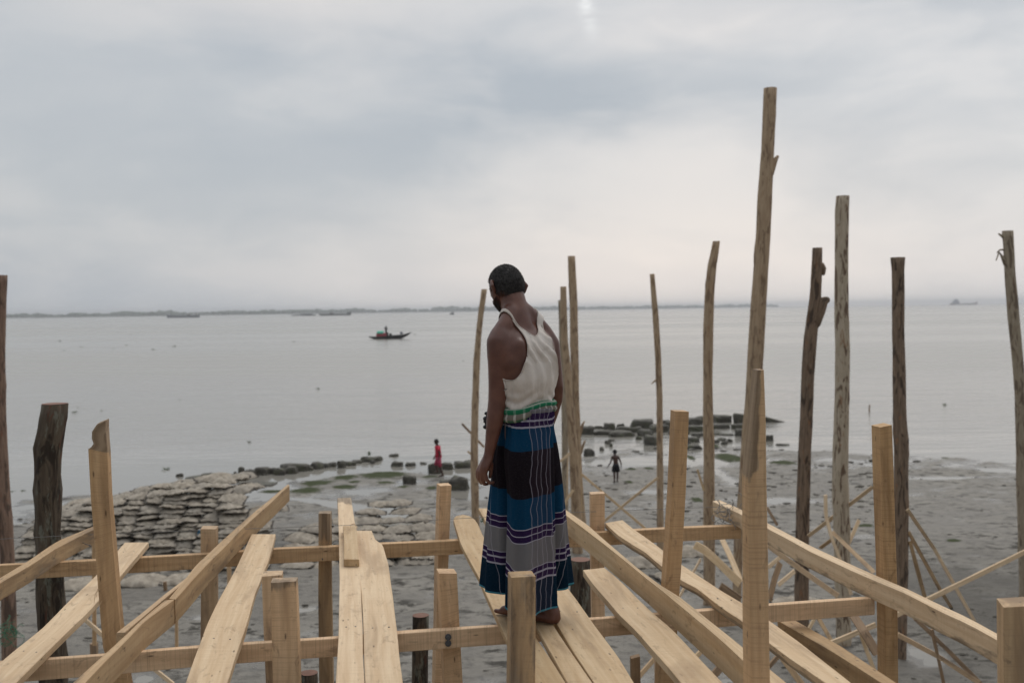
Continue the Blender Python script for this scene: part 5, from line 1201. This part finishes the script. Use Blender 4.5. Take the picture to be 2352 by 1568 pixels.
def m_scarf(t):
    g = t.add('ShaderNodeAttribute', attribute_name='cloth').outputs['Vector']; s = t.add('ShaderNodeSeparateXYZ'); t.l.new(g, s.inputs[0])
    chk = t.mapr(t.math('PINGPONG', s.outputs[0], .022), .0155, .0175)
    low = t.mapr(s.outputs[1], .001, .003)
    c = t.mix(low, t.mix(chk, (.17, .155, .13), (.42, .40, .36)), t.mix(chk, (.018, .15, .075), (.10, .22, .15)))
    st = t.mapr(t.math('ABSOLUTE', t.math('SUBTRACT', s.outputs[1], .0235)), .004, .0025)
    c = t.mix(t.math('MULTIPLY', st, .8), c, (.32, .32, .28))
    st2 = t.mapr(s.outputs[1], -.018, -.022)
    c = t.mix(t.math('MULTIPLY', st2, .8), c, t.mix(chk, (.03, .12, .07), (.28, .30, .24)))
    return {'Base Color': c, 'Roughness': .9, 'Specular IOR Level': .1}
M['scarf'] = material('green_checked_cloth', m_scarf)
sc = mb.obj('waist_scarf', M['scarf'], None, True, 'cloth'); adopt(sc, man)

# ---- the sarong: a wide tube of cloth with deep side folds
mb = MB(); NT_, NZ = 260, 90; rings = []; at = []
cx0 = MO.x; prevL = None
def sar_r(th, z):
    """world-oriented radius about the axis; front panel towards the lens and a flared back panel"""
    k = max(0, 0.985 - z) / .885
    e1 = (.113 + .010 * k, .110 + .052 * k, .008 + .000 * k, -.012 - .03 * k)         # half width, half depth, centre x, centre y
    e2 = (.112 + .114 * k ** .85, .100 + .030 * k, -.004 - .010 * k, .012 + .055 * k)
    best = 0; rs = []
    for w, (a, b, ox, oy) in enumerate((e1, e2)):
        c_, s_ = math.cos(th), math.sin(th)
        A = (c_ / a) ** 2 + (s_ / b) ** 2; B = -2 * (c_ * ox / a ** 2 + s_ * oy / b ** 2); Cc = (ox / a) ** 2 + (oy / b) ** 2 - 1
        q = (-B + math.sqrt(max(0, B * B - 4 * A * Cc))) / (2 * A)
        rs.append(q); best = max(best, q)
    return best, k, math.exp(-((rs[0] - rs[1]) / .010) ** 2) * (math.sin(th) < .3)
for i in range(NZ):
    t_ = i / (NZ - 1); ring = []; acc = 0; prev = None
    us = []
    for j in range(NT_):
        th = 2 * math.pi * j / NT_ - math.pi / 2 - math.pi      # start at the back, front (towards lens) in the middle
        sfront = math.exp(-((((th + math.pi / 2 + math.pi) % (2 * math.pi)) - math.pi) / .9) ** 2)
        zb = .125 + .034 * max(0, abs(math.cos(th)) - .72) / .28 - .030 * sfront - .030 * math.exp(-((math.cos(th) + .35) / .3) ** 2) * (math.sin(th) < 0) + .008 * math.sin(5 * th + 1)
        z = .997 + (zb - .997) * t_
        r, k, gap = sar_r(th, z)
        amp = .005 + .016 * k
        fold = amp * (.55 * math.sin(9 * th + 2.2 * k + 1.0) + .35 * math.sin(17 * th - 3 * k) + .5 * noise.noise(Vector((math.cos(th) * 2.2, math.sin(th) * 2.2, z * 1.2))))
        # soft drape over the seat and gathers under the scarf
        fold += .022 * math.exp(-((z - .78) / .11) ** 2) * max(0, math.sin(-th - .5)) + .004 * math.exp(-((z - .95) / .05) ** 2) * math.sin(31 * th)
        fold += .006 * k * math.exp(-((th + 1.05) / .10) ** 2) - .010 * k * math.exp(-((((th + math.pi * 4) % (2 * math.pi)) - 5.55) / .12) ** 2)
        r = r + fold - (.026 + .016 * k) * min(1, k * 2.2) * gap
        p = Vector((cx0 + math.cos(th) * r, MO.y + math.sin(th) * r, MO.z + z)); ring.append(p)
        if prev is not None: acc += (p - prev).length
        us.append(acc); prev = p
    mid = us[NT_ // 2]
    at += [((u - mid), .975 + (.105 - .975) * t_, 0) for u in us]; rings.append(ring)
mb.rings(rings[::-1], False, [a for i in range(NZ - 1, -1, -1) for a in at[i * NT_:(i + 1) * NT_]])
def m_sarong(t):
    g = t.add('ShaderNodeAttribute', attribute_name='cloth').outputs['Vector']; s = t.add('ShaderNodeSeparateXYZ'); t.l.new(g, s.inputs[0])
    u, v = s.outputs[0], s.outputs[1]
    tl, bk, pu, wh, gy, nv = (.003, .036, .082), (.011, .008, .011), (.022, .010, .046), (.32, .31, .37), (.145, .142, .148), (.002, .014, .030)
    cuts = [(.100, (.05, .22, .32)), (.112, nv), (.245, wh), (.252, pu), (.276, wh), (.283, pu), (.302, nv), (.3021, wh), (.308, gy), (.415, wh), (.421, pu), (.443, wh), (.449, pu), (.469, wh), (.475, tl), (.600, bk), (.800, tl), (.893, wh), (.901, pu), (.921, wh), (.928, pu), (.955, gy)]
    cuts = [(.0, nv)] + cuts
    c = t.ramp(v, cuts, 'CONSTANT')
    wob = t.math('MULTIPLY', t.math('SUBTRACT', t.noise(t.mapping(g, (3, 7, 1)), 1.0, 2), .5), .05)
    uu = t.math('ADD', u, wob)
    ln = None
    for x0, w in ((.012, .0016), (.040, .0013), (.068, .0018), (.094, .0013), (.121, .0018), (.32, .0015), (.35, .0015), (-.34, .0015)):
        m = t.mapr(t.math('ABSOLUTE', t.math('SUBTRACT', uu, x0)), w * 1.4, w * .7)
        ln = m if ln is None else t.math('MAXIMUM', ln, m)
    c = t.mix(t.math('MULTIPLY', ln, .55), c, wh)
    # a reddish warp stripe between the white lines
    rw = t.math('MULTIPLY', t.mapr(t.math('ABSOLUTE', t.math('SUBTRACT', uu, .067)), .062, .055), .10)
    c = t.mix(rw, c, (.10, .06, .09))
    wv = t.noise(t.mapping(g, (90, 420, 1)), 1.0, 3, .6)
    c = t.mix(t.math('MULTIPLY', t.mapr(wv, .5, .8), .25), c, t.mix(.5, c, (.25, .27, .3)))
    return {'Base Color': c, 'Roughness': .9, 'Specular IOR Level': .05, 'Normal': t.bump(wv, .15, .002)}
M['sarong'] = material('blue_checked_cotton', m_sarong)
so = mb.obj('sarong', M['sarong'], None, True, 'cloth'); adopt(so, man)
sm = so.modifiers.new('thick', 'SOLIDIFY'); sm.thickness = .0025; sm.offset = -1
# dark beads hanging at the far side of the left forearm
mb = MB()
for px, py, r in ((1116, 949, .0075), (1114.5, 961, .0105), (1115, 967, .010), (1114, 980, .0095), (1117, 972, .008)):
    c = aty(px, py, YA + .02); mb.sweep([(c, r), (c + Vector((.004, 0, .002)), r)], 10)
mb.sweep([(aty(1120, 943, YA + .03), .003), (aty(1115.5, 962, YA + .02), .003), (aty(1116, 985, YA + .02), .003)], 6)
M['bead'] = material('dark_bead', lambda t: {'Base Color': (.012, .012, .016), 'Roughness': .35})
adopt(mb.obj('bead_string', M['bead'], None, True), man)

# ---- the two children on the mud
def kid(px, py, hgt, head_px, label, face, build):
    p = atz(px, py, .0); p.z = max(.0, mud_h(p.x, p.y))
    root = empty('person', p, label, 'person'); build(root, p, hgt); return root
M['redcloth'] = material('red_cotton', lambda t: {'Base Color': (.50, .018, .05), 'Roughness': .8})
M['pinkcloth'] = material('faded_red_cotton', lambda t: {'Base Color': (.40, .05, .10), 'Roughness': .8})
M['blackcloth'] = material('black_shorts_cloth', lambda t: {'Base Color': (.012, .012, .015), 'Roughness': .8})
def tube(name, rows, mat, root, thick=.006):
    """open cloth tube through (centre, half width x, half depth y) rings"""
    mb = MB(); mb.rings([[c + Vector((math.cos(2 * math.pi * k / 20) * a, math.sin(2 * math.pi * k / 20) * b, 0)) for k in range(20)] for c, a, b in rows], False)
    o = mb.obj(name, mat, None, True); adopt(o, root); m = o.modifiers.new('thick', 'SOLIDIFY'); m.thickness = thick; m.offset = 1; return o
def limb_tube(name, pts, mat, root):
    mb = MB(); mb.sweep(pts, 14, False); o = mb.obj(name, mat, None, True); adopt(o, root); return o
def boy_back(root, p, H):
    s = H / 1.2; P = lambda x, y, z: p + Vector((x, y, z)) * s; mb = MB()
    mb.sweep([(P(0, 0, .60), .095 * s), (P(.0, 0, .70), .085 * s), (P(-.01, 0, .82), .092 * s), (P(-.02, .0, .92), .095 * s), (P(-.03, .01, .975), .06 * s), (P(-.03, .02, 1.03), .042 * s)], 16)
    for q in (-1, 1): mb.sweep([(P(-.02 + q * .03, .0, .95), .05 * s), (P(-.02 + q * .115, .0, .925), .042 * s)], 10)
    mb.sweep([(P(-.135, 0, .925), .040 * s), (P(-.17, .0, .80), .031 * s), (P(-.20, -.02, .72), .028 * s), (P(-.285, -.03, .60), .020 * s)], 10)
    add_hand(mb, P(-.29, -.03, .59), Vector((-.6, 0, -1)), Vector((0, 1, 0)), Vector((1, 0, -.5)), .75 * s, .5)
    mb.sweep([(P(.095, 0, .925), .040 * s), (P(.15, .0, .80), .031 * s), (P(.19, .02, .70), .028 * s), (P(.20, .03, .56), .020 * s)], 10)
    add_hand(mb, P(.20, .03, .55), Vector((.05, 0, -1)), Vector((0, 1, 0)), Vector((-1, 0, 0)), .75 * s, .7)
    for q, dy in ((-1, .0), (1, .06)):
        mb.sweep([(P(q * .055, 0, .60), .070 * s), (P(q * .065, dy, .42), .050 * s), (P(q * .062, dy - .01, .30), .038 * s), (P(q * .06, dy - .02, .20), .040 * s), (P(q * .055, dy, .06), .026 * s)], 12)
        add_foot(mb, P(q * .055, dy, .055), (q * .15, 1), .72 * s, p.z)
    HCk = P(-.03, .025, 1.11); Rk = Matrix.Rotation(R(8), 3, 'Z') @ Matrix.Rotation(R(-12), 3, 'X'); add_head(mb, HCk, Rk, .86 * s, 28, 20)
    b = remeshed(mb, 'body', .008, 3); b.data.materials.append(M['skin_dark']); adopt(b, root)
    head_shell(HCk, Rk, .86 * s, hair_fn, M['hair_black'], 'hair', root, 300, .015, 6, 32, 24)
    tube('shorts', [(P(0, 0, .69), .100 * s, .090 * s), (P(0, 0, .60), .118 * s, .105 * s), (P(0, .01, .52), .135 * s, .11 * s)], M['blackcloth'], root)
    for q in (-1, 1): limb_tube('trouser_leg', [(P(q * .052, .01, .56), .085 * s), (P(q * .066, .02, .47), .082 * s), (P(q * .072, .02, .38), .080 * s)], M['blackcloth'], root)
kid(1415, 1109, 1.16, 0, 'small bare-chested boy in black shorts walking on the wet mud, seen from behind', 0, boy_back)
def girl_side(root, p, H):
    s = H / 1.42; P = lambda x, y, z: p + Vector((x, y, z)) * s; mb = MB()
    # walking to the left: -x is forward
    mb.sweep([(P(.02, 0, .72), .105 * s), (P(.015, 0, .84), .092 * s), (P(.0, 0, .98), .098 * s), (P(-.01, .0, 1.10), .10 * s), (P(-.02, .0, 1.16), .06 * s), (P(-.035, .0, 1.22), .045 * s)], 16)
    mb.sweep([(P(.01, -.13, 1.10), .042 * s), (P(.05, -.15, .95), .034 * s), (P(.085, -.14, .87), .031 * s), (P(.045, -.13, .72), .023 * s)], 10)
    add_hand(mb, P(.04, -.13, .71), Vector((-.3, 0, -1)), Vector((-1, 0, 0)), Vector((0, 1, 0)), .85 * s, .6)
    mb.sweep([(P(-.02, .13, 1.10), .042 * s), (P(-.05, .15, .96), .034 * s), (P(-.075, .14, .86), .031 * s), (P(-.13, .12, .74), .023 * s)], 10)
    add_hand(mb, P(-.135, .12, .73), Vector((-.4, 0, -1)), Vector((-1, 0, 0)), Vector((0, -1, 0)), .85 * s, .6)
    mb.sweep([(P(.02, -.05, .70), .085 * s), (P(.055, -.05, .46), .058 * s), (P(.08, -.05, .36), .045 * s), (P(.13, -.05, .20), .042 * s), (P(.165, -.05, .07), .028 * s)], 12)
    add_foot(mb, P(.165, -.05, .065), (-1, 0), .85 * s, p.z)
    mb.sweep([(P(.02, .05, .70), .085 * s), (P(-.06, .05, .50), .060 * s), (P(-.085, .05, .42), .046 * s), (P(-.06, .05, .30), .042 * s), (P(-.03, .05, .20), .028 * s)], 12)
    add_foot(mb, P(-.03, .05, .20), (-1, 0), .85 * s, p.z + .13 * s)
    HCk = P(-.055, 0, 1.315); Rk = Matrix.Rotation(R(80), 3, 'Z') @ Matrix.Rotation(R(-8), 3, 'X'); add_head(mb, HCk, Rk, .92 * s, 28, 20)
    b = remeshed(mb, 'body', .008, 3); b.data.materials.append(M['skin_dark']); adopt(b, root)
    head_shell(HCk, Rk, .92 * s, hair_fn, M['hair_black'], 'hair', root, 300, .015, 8, 32, 24)
    tube('shirt', [(P(-.015, 0, 1.17), .085 * s, .085 * s), (P(-.01, 0, 1.13), .110 * s, .135 * s), (P(-.005, 0, 1.0), .112 * s, .125 * s), (P(.01, 0, .85), .115 * s, .120 * s), (P(.02, 0, .72), .128 * s, .130 * s)], M['redcloth'], root)
    limb_tube('sleeve', [(P(-.0, -.11, 1.12), .06 * s), (P(.03, -.145, 1.02), .056 * s), (P(.04, -.15, .99), .055 * s)], M['redcloth'], root)
    limb_tube('sleeve', [(P(-.02, .11, 1.12), .06 * s), (P(-.04, .145, 1.02), .056 * s), (P(-.045, .15, .99), .055 * s)], M['redcloth'], root)
    limb_tube('trouser_leg', [(P(.02, -.04, .74), .105 * s), (P(.05, -.05, .52), .080 * s), (P(.075, -.05, .37), .070 * s)], M['pinkcloth'], root)
    limb_tube('trouser_leg', [(P(.015, .04, .74), .105 * s), (P(-.055, .05, .54), .082 * s), (P(-.088, .05, .42), .072 * s)], M['pinkcloth'], root)
kid(1007, 1096, 1.40, 0, 'child in red shirt and trousers walking left along the waterline stones', 0, girl_side)

# ------------------------------------------------------------------ the damp air over the river
hb = MB(); hb.box((0, RIV / 2 - 100, 18 - 1.5), 2 * RIV + 400, RIV + 900, 39)
hm = bpy.data.materials.new('river_haze'); hm.use_nodes = True; t = NT(hm.node_tree)
o_ = t.add('ShaderNodeOutputMaterial'); pv = t.add('ShaderNodeVolumePrincipled'); t.l.new(pv.outputs[0], o_.inputs['Volume'])
pv.inputs['Color'].default_value = (.92, .94, .97, 1); pv.inputs['Density'].default_value = .00019; pv.inputs['Anisotropy'].default_value = .2
tag(hb.obj('haze', hm), kind='stuff')
